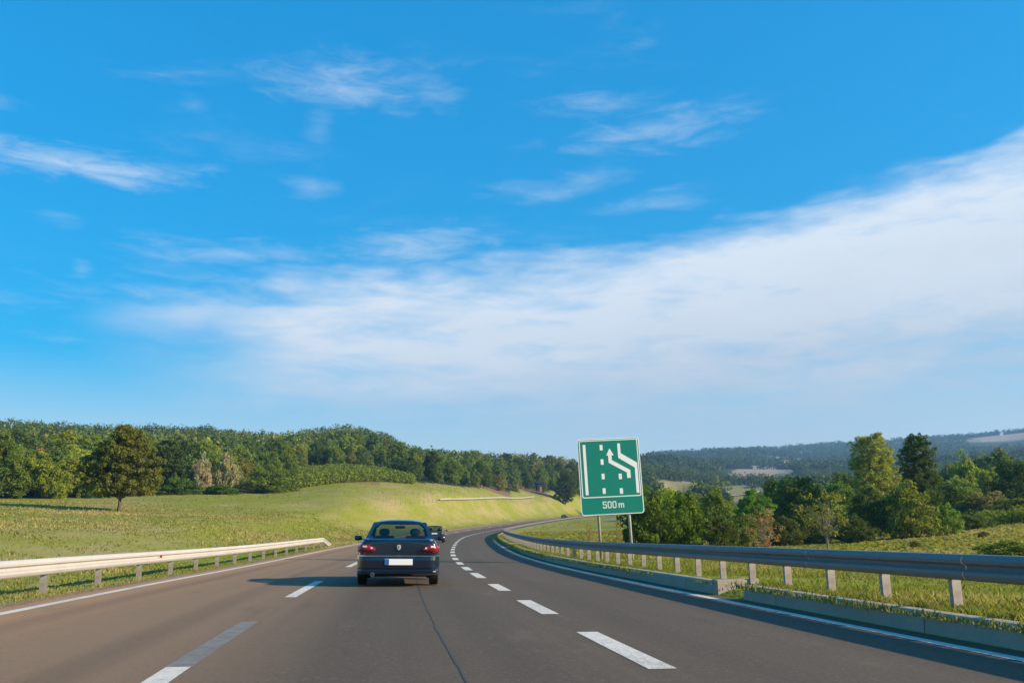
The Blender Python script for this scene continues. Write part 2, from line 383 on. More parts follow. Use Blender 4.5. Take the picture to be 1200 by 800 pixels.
# ------------------------------------------------------------------ the land: heights along lines of sight to known places
_RG = np.exp(np.linspace(math.log(4), math.log(7000), 160))
def colz(px, pts):
    rr, zz = [4.], [0.]
    for r, v, k in pts:
        z = v if k == 'z' else CAM_H + ray(px, v)[2] * r
        rr.append(r); zz.append(z)
    rr.append(7000.); zz.append(zz[-1] * .8)
    return np.interp(np.log(_RG), np.log(rr), zz)
Yp = lambda *a: [(r, y, 'y') for r, y in a]
Zp = lambda *a: [(r, z, 'z') for r, z in a]
_tab = {
  0: Zp((20, 0.)) + Yp((30, 655), (60, 618), (100, 600), (160, 588), (300, 552), (450, 530), (600, 512)) + Zp((900, 62), (2000, 50)),
  140: Zp((20, 0.)) + Yp((40, 638), (70, 615), (108, 601), (165, 585), (300, 551), (450, 533), (600, 516)) + Zp((900, 60), (2000, 50)),
  230: Zp((22, 0.)) + Yp((45, 638), (80, 612), (120, 598), (172, 580), (300, 552), (450, 530), (560, 512)) + Zp((900, 55), (2000, 50)),
  300: Zp((26, .0)) + Yp((45, 644), (75, 621), (115, 602), (178, 580), (300, 553), (450, 537), (600, 525)) + Zp((900, 52), (2000, 50)),
  345: Zp((26, .0)) + Yp((55, 640), (90, 617), (130, 598), (188, 574), (270, 552), (450, 535), (600, 521)) + Zp((900, 52), (2000, 50)),
  400: Zp((40, -.1)) + Yp((66, 640), (90, 627), (130, 602), (200, 567), (270, 553), (450, 531), (600, 512)) + Zp((900, 52), (2000, 50)),
  440: Zp((50, -.1)) + Yp((80, 633), (105, 622), (140, 604), (215, 566), (280, 556), (450, 536), (600, 515)) + Zp((900, 48), (2000, 50)),
  478: Zp((60, -.1)) + Yp((100, 629), (150, 606), (232, 567), (290, 561), (450, 550), (600, 541)) + Zp((900, 42), (2000, 50)),
  520: Zp((60, -.1)) + Yp((125, 622), (180, 600), (260, 568), (320, 563), (450, 553), (600, 545)) + Zp((900, 42), (2000, 50)),
  560: Zp((60, -.1)) + Yp((165, 615), (220, 597), (300, 571), (360, 564), (450, 555), (600, 546)) + Zp((900, 44), (2000, 50)),
  640: Zp((40, -.1)) + Yp((80, 628), (150, 618), (280, 609), (330, 597), (385, 578), (450, 567), (560, 549)) + Zp((900, 48), (2000, 60)),
  700: Zp((30, -.1)) + Yp((60, 634), (90, 628), (150, 620), (300, 607), (420, 584), (500, 569), (620, 553)) + Zp((900, 50), (2000, 70)),
  760: Zp((30, -.2), (60, -.5), (100, -.4)) + Yp((200, 610), (330, 592), (460, 580), (620, 564), (850, 548), (1500, 543), (2600, 537)),
  830: Zp((30, -.2), (60, -.6), (100, -.7)) + Yp((200, 610), (330, 593), (520, 579), (700, 569), (1000, 557), (1600, 546), (2600, 532)),
  880: Zp((30, -.2), (60, -.6), (100, -.8)) + Yp((200, 610), (330, 595), (520, 581), (700, 570), (1000, 559), (1600, 546), (2600, 528)),
  960: Zp((30, -.2), (60, -.6), (100, -.8)) + Yp((200, 606), (400, 590), (650, 575), (1000, 560), (1600, 548), (2100, 535), (2600, 519)),
  1100: Zp((25, -.2), (60, -.5)) + Yp((110, 626), (200, 606), (400, 585), (700, 566), (1200, 549), (1600, 541), (2100, 526), (2600, 509)),
  1200: Zp((20, -.2), (40, -.3)) + Yp((70, 629), (100, 618), (135, 603), (200, 590), (400, 574), (700, 556), (1200, 546), (1600, 538), (2100, 521), (2350, 511), (2600, 503)),
  1500: Zp((20, -.3), (40, -.3), (100, .5), (200, 6), (700, 45), (1400, 110), (2600, 265)),
}
_ca = np.array([-PI, -1.9, -1.1] + [azel(px, 600)[0] for px in _tab] + [1.1, 1.9, PI])
_flat = np.interp(np.log(_RG), np.log([4, 60, 300, 2000, 7000]), [0, .3, 6, 60, 60])
_lc = colz(0, _tab[0]); _rc = colz(1500, _tab[1500])
_cz = np.stack([_flat, .6 * _flat + .4 * _lc, _lc] + [colz(px, p) for px, p in _tab.items()] + [_rc, .5 * _rc + .5 * _flat, _flat])
_fa = np.linspace(-PI, PI, 2881); _fz = np.stack([np.interp(_fa, _ca, _cz[:, j]) for j in range(len(_RG))], 1)
_ker = np.hanning(27); _ker /= _ker.sum()
_pad = np.concatenate([_fz[-40:-1], _fz, _fz[1:40]]); _fz = np.stack([np.convolve(_pad[:, j], _ker, 'same')[39:-39] for j in range(len(_RG))], 1)
_k2 = np.hanning(7); _k2 /= _k2.sum()
_p2 = np.pad(_fz, ((0, 0), (3, 3)), 'edge'); _fz = np.stack([np.convolve(_p2[i], _k2, 'valid') for i in range(len(_fa))], 0)
_hn = rng.normal(0, 1, (64, 64)); _hn = (_hn + np.roll(_hn, 1, 0) + np.roll(_hn, 1, 1) + np.roll(_hn, -1, 0) + np.roll(_hn, -1, 1)) / 3
def vnoise(x, y, cell):
    u = x / cell; v = y / cell; i = np.floor(u).astype(int); j = np.floor(v).astype(int); fu = u - i; fv = v - j
    fu = fu * fu * (3 - 2 * fu); fv = fv * fv * (3 - 2 * fv); g = lambda a, c: _hn[a % 64, c % 64]
    return (g(i, j) * (1 - fu) + g(i + 1, j) * fu) * (1 - fv) + (g(i, j + 1) * (1 - fu) + g(i + 1, j + 1) * fu) * fv
def land(x, y, so=None):
    """height of the open land, running into the road's shoulders"""
    x = np.asarray(x, float); y = np.asarray(y, float); r = np.maximum(np.hypot(x, y), 4.0); a = np.arctan2(x, y)
    ia = np.clip((a + PI) / (2 * PI) * 2880, 0, 2879.999); ir = np.clip((np.log(r) - math.log(4)) / (math.log(7000) - math.log(4)) * 159, 0, 158.999)
    i = ia.astype(int); j = ir.astype(int); fa = ia - i; fr = ir - j
    z = (_fz[i, j] * (1 - fr) + _fz[i, j + 1] * fr) * (1 - fa) + (_fz[i + 1, j] * (1 - fr) + _fz[i + 1, j + 1] * fr) * fa
    z = z + vnoise(x, y, 9.) * .10 * sm(r, 12, 40) * (1 - sm(r, 60, 130)) + vnoise(x, y, 37.) * .0028 * np.minimum(r, 220) * sm(r, 30, 120) + vnoise(x, y, 160.) * .0045 * np.clip(r - 350, 0, 1500) * sm(r, 350, 700)
    s, o = nearest(x, y) if so is None else so
    zr = np.interp(s, SS, RZ) - np.clip(o, O_EL, O_ER) * BANK
    el = O_EL - o; er = o - O_KB
    zl = zr - .04 - .03 * np.clip(el, 0, 3); zrt = zr + .22 - .035 * np.clip(er, 0, 6)
    w = np.where(o < 0, sm(el, 1.6, 15), sm(er, 2.0, 16))
    return np.where(o < 0, zl, zrt) * (1 - w) + z * w

def wpt(px, r, dz=0.):
    """a place on the land in the direction of column px, r metres off"""
    for _ in range(1): d = ray(px, 605)
    x, y = d[0] * r, d[1] * r; z = float(land([x], [y])[0]) + dz
    return Vector((x, y, z))

def pxof(x, y):
    x = np.asarray(x, float); y = np.maximum(np.asarray(y, float), 1e-3)
    return 600 + FPX * (x + y * math.sin(PITCH) * ROLL) / (y * math.cos(PITCH))
def wood_edge(px):
    """where the wood begins, metres off, by direction"""
    return np.interp(px, [-400, 0, 140, 300, 335, 352, 400, 440, 470, 490, 520, 560, 640, 700, 745, 760, 790, 905, 925, 1100, 1200, 1600],
                     [165, 162, 168, 182, 186, 280, 278, 286, 284, 246, 268, 308, 392, 430, 440, 120, 125, 125, 120, 130, 150, 170])
def in_wood(px, r):
    px = np.asarray(px); r = np.asarray(r)
    field = (px > 772) & (px < 925) & (r > 330 + 60 * np.sin(px * .07)) & (r < 690 + 40 * np.sin(px * .11))
    return (r > wood_edge(px)) & ~field

# ------------------------------------------------------------------ terrain sheet
def build_land():
    az = np.concatenate([np.linspace(-PI, R(-42), 90)[:-1], np.linspace(R(-42), R(42), 420), np.linspace(R(42), PI, 90)[1:]])
    rr = np.concatenate([[.01, 1.2], np.exp(np.linspace(math.log(2.4), math.log(6000), 260))])
    A, RR = np.meshgrid(az, rr, indexing='ij'); x = (np.sin(A) * RR).ravel(); y = (np.cos(A) * RR).ravel()
    s, o = nearest(x, y); z = land(x, y, (s, o)); r = RR.ravel(); px = pxof(x, y); front = y > 0
    inside = (o > O_EL - 2.6) & (o < O_KB + 4.2) & (s > -90) & (s < 619)
    z = z - np.where(inside, .10 + .22 * sm(np.minimum(o - (O_EL - .4), O_KB - .1 - o), -.3, .5), 0)
    # kinds of ground
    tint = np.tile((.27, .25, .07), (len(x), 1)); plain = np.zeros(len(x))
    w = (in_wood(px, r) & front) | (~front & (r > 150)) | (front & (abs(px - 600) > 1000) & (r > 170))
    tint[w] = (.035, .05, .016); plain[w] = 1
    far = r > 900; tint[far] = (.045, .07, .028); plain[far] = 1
    n = vnoise(x, y, 120.)
    def field(px0, px1, r0, r1, c, k=0.):
        m = front & (px > px0 + k * (r - r0)) & (px < px1 + k * (r - r0)) & (r > r0) & (r < r1); tint[m] = c; plain[m] = 1
    field(600, 642, 372, 392, (.30, .17, .10)); field(560, 600, 318, 345, (.28, .18, .09)); field(325, 352, 188, 200, (.30, .19, .10)); field(380, 445, 208, 226, (.33, .22, .10))
    field(858, 930, 1000, 1250, (.46, .36, .26), .05); field(880, 960, 1340, 1500, (.42, .33, .22)); field(905, 985, 1720, 1860, (.34, .31, .18)); field(928, 960, 2250, 2380, (.4, .34, .22)); field(800, 818, 1000, 1120, (.5, .44, .33))
    field(1152, 1280, 2270, 2520, (.56, .40, .30)); field(1112, 1160, 2260, 2360, (.35, .33, .2)); field(1040, 1090, 1700, 1800, (.16, .2, .07)); field(1000, 1060, 900, 980, (.14, .2, .06))
    field(772, 925, 330, 700, (.34, .285, .12)); field(800, 850, 400, 470, (.25, .26, .07)); field(880, 925, 560, 700, (.30, .26, .13))
    m = front & (px > 1090) & (r > 108) & (r < 150); tint[m] = (.15, .21, .04); plain[m] = 1           # maize strip
    na, nr = A.shape
    i, j = np.meshgrid(np.arange(na - 1), np.arange(nr - 1), indexing='ij'); q = (i * nr + j).ravel()
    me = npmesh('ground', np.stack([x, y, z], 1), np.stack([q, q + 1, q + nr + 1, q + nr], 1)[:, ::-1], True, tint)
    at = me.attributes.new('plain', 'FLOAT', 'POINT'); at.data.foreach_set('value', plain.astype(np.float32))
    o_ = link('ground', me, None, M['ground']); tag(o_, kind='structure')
build_land()
def s_at_row(o, py, lo=3., hi=300.):
    s = np.arange(lo, hi, .05); p = rp(s, o); z = p[:, 2] - CAM_H
    d = p[:, 1] * math.cos(PITCH) + z * math.sin(PITCH); u = -p[:, 1] * math.sin(PITCH) + z * math.cos(PITCH); x = p[:, 0]
    u2 = x * math.sin(ROLL) + u * math.cos(ROLL); return float(s[np.argmin(abs(400 - FPX * u2 / d - py))])
def s_at_col(o, px, lo=3., hi=300., dz=0.):
    s = np.arange(lo, hi, .05); p = rp(s, o, dz); z = p[:, 2] - CAM_H
    d = p[:, 1] * math.cos(PITCH) + z * math.sin(PITCH); u = -p[:, 1] * math.sin(PITCH) + z * math.cos(PITCH); x = p[:, 0] * math.cos(ROLL) - u * math.sin(ROLL)
    return float(s[np.argmin(abs(600 + FPX * x / d - px))])
heads = [s_at_col(O_ER, 872), s_at_col(O_ER, 672, 12), s_at_col(O_ER, 597.5, 25, 80)]     # outfall gaps in the kerb
GAP = 1.25
s_all = np.sort(np.concatenate([np.arange(-88, 200, 1.0), np.arange(200, 619, 3.0)] + [[h - .01, h + .01, h + .4, h + .8, h + GAP - .01, h + GAP + .01] for h in heads]))
def notch(s, o):
    m = np.zeros(len(s), bool)
    for h in heads: m |= (s > h) & (s < h + GAP)
    return m & (o < O_KB + .66)
def strip(name, s, offs, zf, mat, tint=None, plain=0., smooth=True):
    """sheet along the road: zf(points, s, o) gives the height"""
    S2, O2 = np.meshgrid(s, offs, indexing='ij'); p = rp(S2.ravel(), O2.ravel()); p[:, 2] = zf(p, S2.ravel(), O2.ravel())
    n = len(offs); i, j = np.meshgrid(np.arange(len(s) - 1), np.arange(n - 1), indexing='ij'); q = (i * n + j).ravel()
    me = npmesh(name, p, np.stack([q, q + 1, q + n + 1, q + n], 1), smooth, tint if tint is not None else (1, 1, 1))
    at = me.attributes.new('plain', 'FLOAT', 'POINT'); at.data.foreach_set('value', np.full(len(p), plain, np.float32) if np.isscalar(plain) else plain(O2.ravel(), S2.ravel()).astype(np.float32))
    ln = me.attributes.new('lane', 'FLOAT_VECTOR', 'POINT'); ln.data.foreach_set('vector', np.stack([O2.ravel(), S2.ravel(), 0 * S2.ravel()], 1).astype(np.float32).ravel())
    return link(name, me, None, mat)
road = strip('road', s_all, np.array([O_EL - .02, O_EL, -6, -4, -2, 0, 2, O_ER, O_ER + .02]),
             lambda p, s, o: p[:, 2] - np.where((o < O_EL - .01) | (o > O_ER + .01), .35, 0), M['asphalt'], smooth=False); tag(road, kind='structure')
def edge_plain(o, s):
    n = vnoise(s * 1.0, o * 3.0 + 50, 1.3)
    return np.where(o < 0, sm(o, O_EL - 1.0 + .3 * n, O_EL - .5 + .3 * n), sm(-o, -(O_KB + .1), -O_KB) * .6)
vl = strip('verge_left', s_all, np.linspace(O_EL - 2.6, O_EL, 22), lambda p, s, o: land(p[:, 0], p[:, 1], (s, o)) + np.where(o < O_EL - 2.5, -.03, .0), M['ground'],
           (.40, .28, .165), edge_plain); tag(vl, kind='structure')
vr = strip('verge_right', s_all, np.linspace(O_KB - .02, O_KB + 4.2, 24), lambda p, s, o: land(p[:, 0], p[:, 1], (s, o)) + np.where(o > O_KB + 4.1, -.03, 0.) - np.where(notch(s, o), .235, 0.), M['ground'],
           (.30, .24, .14), edge_plain); tag(vr, kind='structure')

# ------------------------------------------------------------------ road markings, joints
def band(s0, s1, o0, o1, name, mat, dz=.004, step=1.0, wob=0.):
    s = np.linspace(s0, s1, max(2, int((s1 - s0) / step) + 1)); w = wob * np.array([random.uniform(-1, 1) for _ in s])
    a = rp(s, np.full_like(s, o0) + w, dz); c = rp(s, np.full_like(s, o1) + w, dz); n = len(s)
    v = np.concatenate([a, c]); q = np.array([(i, n + i, n + i + 1, i + 1) for i in range(n - 1)])
    return link(name, npmesh(name, v, q), road, mat)
band(-60, 420, O_L - .09, O_L + .09, 'edge_line', M['mark'])
band(-60, 420, O_R - .09, O_R + .09, 'edge_line', M['mark'])
rd = [s_at_row(0, y) for y in (783, 740, 719, 703, 692, 684, 677, 671)]
dash = [(rd[0], rd[1]), (rd[2], rd[3]), (rd[4], rd[5]), (rd[6], rd[7])]
per = (rd[6] - rd[0]) / 3; ln_ = np.mean([b - a for a, b in dash])
s = rd[6] + per
while s < 400: dash.append((s, s + ln_)); s += per
s = rd[0] - per
while s > -40: dash.append((s, s + ln_)); s -= per
for a, c in dash: band(a, c, -.125, .125, 'lane_dash', M['mark'])
ld = [s_at_row(O_LD, y) for y in (699.5, 680.5, 664, 657.5, 781, 728)]
per2 = ld[2] - ld[0]; len2 = ld[1] - ld[0]
for k in range(-4, 26):
    a = ld[0] + k * per2
    if k == -1: band(ld[4] - len2, ld[4], O_LD - .1, O_LD + .1, 'lane_dash', M['mark'])
    else: band(a, a + len2, O_LD - .1, O_LD + .1, 'lane_dash', M['mark'])
band(ld[4], ld[5], O_LD - .11, O_LD + .11, 'faded_dash', M['mark_worn'], .003)
band(-30, 26, -1.715, -1.695, 'lane_joint', M['tar'], .003, .25, .016)
band(26, 120, -1.71, -1.695, 'lane_joint', M['tar'], .003, 1., .008)
sj = s_at_row(-1., 655.5); band(sj, sj + .35, O_EL + .1, O_ER - .1, 'cross_joint', M['tar'], .0035)
for sq in (sj - 34.0, sj + 46): band(sq, sq + .1, O_LD, O_ER - .1, 'cross_joint', M['tar'], .0025)

# ------------------------------------------------------------------ kerb
kerb = empty('kerb'); tag(kerb, 'grey concrete kerb along the right edge of the carriageway', 'kerb')
def kerb_piece(s0, s1):
    sec = [(O_ER, -.12), (O_ER + .025, .225), (O_ER + .05, .25), (O_KB - .03, .255), (O_KB, .23), (O_KB, -.12)]
    rings = []
    for s in np.linspace(s0, s1, 4):
        rings.append([tuple(rp(s, o, 0.) + np.array([0, 0, z + (BANK * 0)])) for o, z in sec])
    return MB().loft(rings).build('kerb_stone', M['concrete'], kerb)
s = -14.
while s < 150:
    e = s + 3.98
    for h in heads:
        if s < h < e + .02: e = h - .0
    jump = any(abs(e - h) < 1e-6 for h in heads)
    if e - s > .25: kerb_piece(s, e)
    s = e + (GAP if jump else .02)
for i, h in enumerate(heads):           # outfall gaps: the far stone is cut back wide and faces the traffic
    a = h + GAP + .09; w = (.84, .8, .8)[i]
    rings = [[tuple(rp(a - .10 + dy, o, 0.) + np.array([0, 0, z])) for o, z in ((O_ER - .01, -.1), (O_ER - .01, .275), (O_ER + w, .29), (O_ER + w, -.1))] for dy in (0, .32)]
    MB().loft(rings).build('outfall_block', M['concrete'], kerb, bevel=.015)

# ------------------------------------------------------------------ guardrails
WB = [(-.155, .0), (-.15, .035), (-.125, .06), (-.085, .08), (-.05, .075), (-.02, .02), (.02, .02), (.05, .075), (.085, .08), (.125, .06), (.15, .035), (.155, .0)]   # (height, depth)
def beam(root, sf, s0, s1, top, side, step=1.0, drop=None, name='beam', hgt=1.0, mat=None):
    """w-section rail; sf(s) -> ground point and heading; side: direction of its bulge across the road"""
    n = max(2, int((s1 - s0) / step) + 1); rings = []
    for s in np.linspace(s0, s1, n):
        g, h = sf(s); ax = np.array([math.cos(h), -math.sin(h), 0]); t = top if drop is None else top * drop(s)
        out = [g + ax * side * d + np.array([0, 0, t - .155 * hgt + z * hgt]) for z, d in WB]
        inn = [g + ax * side * (d - .008) + np.array([0, 0, t - .155 * hgt + z * hgt]) for z, d in reversed(WB)]
        rings.append([tuple(q) for q in out + inn])
    return MB().loft(rings).build(name, mat or M['steel'], root, smooth=False)
_post = {}
def post(root, g, h, top, side, key='p', mat=None):
    if key not in _post:
        m = MB(); c = [(-.06, -.035), (.06, -.035), (.06, -.03), (-.054, -.03), (-.054, .03), (.06, .03), (.06, .035), (-.06, .035)]
        m.loft([[(x, y, z) for x, y in c] for z in (-.35, top - .02)]); o = m.build('post', mat or M['post']); _post[key] = o.data; bpy.data.objects.remove(o)
    o = link('post', _post[key], root); o.location = tuple(g); o.rotation_euler = (0, 0, -h)
    return o
def rail_pt(off, s):
    p = rp(s, off); p[2] = float(land([p[0]], [p[1]], (np.array([s]), np.array([off])))[0]); return p, heading(s)
gl = empty('guardrail'); tag(gl, 'pale galvanised guardrail on the left verge, ending in a ramp to the ground', 'guardrail')
sL_end = s_at_col(O_GL, 378, 40, 110)
sfl = lambda s: rail_pt(O_GL, s)
q = sL_end
while q > -30:
    a = max(q - 4.0, -30); beam(gl, sfl, a, q - .006, .70, 1, 1.0, name='beam_section'); q = a
beam(gl, sfl, sL_end, sL_end + 3.4, .70, 1, .6, drop=lambda s: 1.0 - .68 * (s - sL_end) / 3.4, name='ramped_end')
q = sL_end - .15
while q > -30: g, h = sfl(q); post(gl, g + np.array([-.05, 0, 0]), h, .70, 1, 'l'); q -= 3.0
g, h = sfl(sL_end + 1.6); post(gl, g + np.array([-.05, 0, -.28]), h, .7, 1, 'l')
g, h = sfl(s_at_col(O_GL, 183, 12, 60)); MB().box((-.03, -.01, -.035), (.03, .01, .035)).build('red_reflector', M['lamp_red'], gl).location = tuple(g + np.array([.10, 0, .56]))
gr = empty('guardrail'); tag(gr, 'long grey guardrail on the right verge, following the bend', 'guardrail')
sfr = lambda s: rail_pt(O_GR, s)
TOPR = .68
q = -14.
while q < 420:
    beam(gr, sfr, q, q + 3.994, TOPR, -1, 1.0 if q < 120 else 2., name='beam_section', mat=M['steel_shaded']); q += 4.0
s0p = s_at_col(O_GR, 1117, 5, 30, .3)
q = s0p - 1.55 * 14
while q < 400:
    g, h = sfr(q); post(gr, g + np.array([math.cos(h), -math.sin(h), 0]) * .05, h, TOPR, -1, 'r'); q += 1.55 if q < 70 else 3.1

# ------------------------------------------------------------------ the road sign
def build_sign():
    c = rp(34.2, O_R + 2.64); root = empty('road_sign', (c[0], c[1], float(land([c[0]], [c[1]])[0])), R(4)); root.rotation_euler[1] = R(-2.2)
    tag(root, 'green lane-merge sign reading 500 m on two posts behind the right guardrail', 'road sign')
    Wd, Hg, zb = 2.52, 3.02, 1.62 - root.location.z + .02
    def rrect(w, h, rad, cx=0, cz=0, k=5):
        pts = []
        for sx, sz, a0 in ((1, 1, 0), (-1, 1, 90), (-1, -1, 180), (1, -1, 270)):
            for j in range(k + 1):
                a = R(a0 + 90 * j / k); pts.append((cx + sx * (w / 2 - rad) + rad * math.cos(a), cz + sz * (h / 2 - rad) + rad * math.sin(a)))
        return pts
    zc = zb + Hg / 2
    MB().prism(rrect(Wd, Hg, .12, 0, zc), .0, .03).build('panel_edge', M['sign_white'], root)
    panel = MB().prism(rrect(Wd - .07, Hg - .07, .10, 0, zc), -.004, .002).build('panel', M['sign_green'], root)
    MB().prism(rrect(Wd - .02, Hg - .02, .12, 0, zc), .031, .034).build('panel_back', M['sign_back'], root)
    def ring(o, i, name):
        n = len(o); MB().poly([(x, -.008, z) for x, z in o] + [(x, -.008, z) for x, z in i], [(j, (j + 1) % n, n + (j + 1) % n, n + j) for j in range(n)]).build(name, M['sign_white'], panel)
    # pixel-measured design grid: u 0..1 across, v 0..1 down
    X = lambda u: -Wd / 2 + u * Wd
    Z = lambda v: zb + Hg - v * Hg
    bw, bh = Wd * .945, Hg * .755; bz = Z(.02) - bh / 2
    ring(rrect(bw, bh, .07, 0, bz), rrect(bw - .075, bh - .075, .045, 0, bz), 'border')
    def mark(name, pts): MB().prism([(X(u), Z(v)) for u, v in pts], -.009, -.0045).build(name, M['sign_white'], panel)
    mark('edge_line_symbol', [(.085, .075), (.13, .075), (.13, .735), (.085, .735)])
    for v in (.085, .275, .465, .655): mark('dash_symbol', [(.358, v), (.405, v), (.405, v + .072), (.358, v + .072)])
    for v in (.475, .665): mark('dash_symbol', [(.632, v), (.682, v), (.682, v + .072), (.632, v + .072)])
    mark('arrow_symbol', [(.515, .135), (.577, .228), (.540, .228), (.540, .292), (.825, .432), (.825, .535), (.765, .535), (.765, .462), (.485, .325), (.485, .228), (.455, .228)])
    mark('closing_edge_symbol', [(.645, .075), (.69, .075), (.69, .205), (.945, .340), (.945, .735), (.900, .735), (.900, .402), (.645, .265)])
    # 500 m, drawn as strokes
    def stroke_char(cells, u0, cw, v0, ch, name):
        m = MB()
        for a, b_, c_, d_ in cells: m.prism([(X(u0 + a * cw), Z(v0 + b_ * ch)), (X(u0 + c_ * cw), Z(v0 + b_ * ch)), (X(u0 + c_ * cw), Z(v0 + d_ * ch)), (X(u0 + a * cw), Z(v0 + d_ * ch))], -.009, -.0045)
        m.build(name, M['sign_white'], panel)
    t = .22; th = .14
    five = [(0, 0, 1, th), (0, th, t, .50), (t, .38, .86, .50), (1 - t, .46, 1, 1 - th * .8), (.0, 1 - th, .9, 1), (0, .74, t, 1 - th)]
    zero = [(.12, 0, .88, th), (.12, 1 - th, .88, 1), (0, .08, t, .92), (1 - t, .08, 1, .92)]
    em = [(0, .34, .16, 1), (.16, .34, .46, .48), (.42, .40, .58, 1), (.58, .34, .9, .48), (.84, .42, 1, 1)]
    v0, ch = .828, .088
    stroke_char(five, .345, .062, v0, ch, 'digit_five'); stroke_char(zero, .422, .062, v0, ch, 'digit_zero'); stroke_char(zero, .499, .062, v0, ch, 'digit_zero'); stroke_char(em, .595, .088, v0, ch, 'letter_m')
    for u in (.27, .76): MB().tube([(X(u), .09, -.5), (X(u), .09, zb + Hg - .15)], .055, 10).build('sign_post', M['post'] if u < .5 else M['steel'], root, smooth=True)
    for v in (.12, .5, .88): MB().box((X(.1), .035, Z(v) - .03), (X(.9), .075, Z(v) + .03)).build('bracket', M['sign_back'], root)
build_sign()

# ------------------------------------------------------------------ cars
def body_ring(y, w, zb, zt, crown=.02):
    half = [(0, zb), (w * .80, zb), (w * .96, zb + .07), (w, zb + (zt - zb) * .40), (w * .99, zb + (zt - zb) * .66), (w * .955, zt - .05), (w * .87, zt - .005), (w * .5, zt + crown * .7), (0, zt + crown)]
    L_ = [(x, y, z) for x, z in half]; R_ = [(-x, y, z) for x, z in reversed(half[1:-1])]
    return L_ + R_
def loft_body(st, name, mat, root, sub=1):
    m = MB(); rings = [body_ring(*a) for a in st]; m.loft(rings, True, False); n = len(rings[0]); h = 8
    for base, rev in ((0, False), ((len(rings) - 1) * n, True)):                 # ladder caps
        for i in range(h):
            l0, l1 = base + i, base + i + 1; r0, r1 = base + (n - i) % n, base + (n - i - 1) % n
            f = [l0, l1, r1, r0]; f = [k for j, k in enumerate(f) if k not in f[:j]]
            if len(f) > 2: m.f.append(tuple(f))
    return m.build(name, mat, root, smooth=True, sub=sub)
def wheel(root, x, y, rad, w, side):
    ring = lambda xx, r, k=24: [(xx, y + r * math.cos(2 * PI * j / k), rad + r * math.sin(2 * PI * j / k)) for j in range(k)]
    hw = w / 2
    t = MB().loft([ring(x - hw, rad * .62), ring(x - hw, rad * .93), ring(x - hw * .75, rad), ring(x + hw * .75, rad), ring(x + hw, rad * .93), ring(x + hw, rad * .62)]).build('wheel', M['rubber'], root, smooth=False)
    xo = x + side * (hw + .002)
    MB().loft([ring(xo, rad * .62), ring(xo + side * .012, rad * .56), ring(xo - side * .0, rad * .5), ring(xo - side * .005, rad * .18), ring(xo + side * .02, rad * .12)]).build('rim', M['alloy'], t, smooth=True)
def framed(name, P, ins, root, mat, glass='glass', gname='window', th=.03):
    """four-cornered opening: frame and pane. P: bl, br, tr, tl; ins: left, right, bottom, top as shares"""
    bl, br, tr, tl = [Vector(p) for p in P]; l, r, b_, t = ins
    at = lambda u, v: (bl * (1 - u) + br * u) * (1 - v) + (tl * (1 - u) + tr * u) * v
    c = .13                                                             # rounded corners of the opening
    u0, u1, v0, v1 = l, 1 - r, b_, 1 - t; du, dv = (u1 - u0) * c * .7, (v1 - v0) * c * 1.6
    inner = [at(u0 + du, v0), at(u1 - du, v0), at(u1, v0 + dv), at(u1, v1 - dv), at(u1 - du, v1), at(u0 + du, v1), at(u0, v1 - dv), at(u0, v0 + dv)]
    outer = [at(u0 + du, 0), at(u1 - du, 0), at(1, v0 + dv), at(1, v1 - dv), at(u1 - du, 1), at(u0 + du, 1), at(0, v1 - dv), at(0, v0 + dv)]
    cor = [at(1, 0), at(1, 1), at(0, 1), at(0, 0)]
    pts = outer + inner + cor
    f = [(j, (j + 1) % 8, 8 + (j + 1) % 8, 8 + j) for j in range(8)] + [(1, 16, 2), (3, 17, 4), (5, 18, 6), (7, 19, 0)]
    fr = MB().poly(pts, f).build(name, mat, root)
    md = fr.modifiers.new('solid', 'SOLIDIFY'); md.thickness = th; md.offset = -1
    MB().poly(inner, [tuple(range(8))]).build(gname, M[glass], root)
    return fr
def seat(root, x, y, z, name='front_seat', head=True):
    s = MB().loft([[(x + a * .24, y - .05 + b_ * .06 - .12 * (zz - z), zz) for a, b_ in ((-1, -1), (1, -1), (1, 1), (-1, 1))] for zz in (z, z + .35, z + .58)]).build(name, M['interior'], root, bevel=.03)
    if head:
        h = MB()
        rings = []
        for k in range(7):
            t = -PI / 2 + PI * k / 6; rr = .05 + .075 * math.cos(t); zz = z + .66 + .085 * math.sin(t)
            rings.append([(x + rr * math.cos(2 * PI * j / 12), y - .14 + .45 * rr * math.sin(2 * PI * j / 12), zz) for j in range(12)])
        h.loft(rings).build('headrest', M['interior'], s, smooth=True)
        for d in (-.05, .05): MB().tube([(x + d, y - .12, z + .55), (x + d, y - .14, z + .66)], .008, 6).build('headrest_stem', M['chrome'], s)
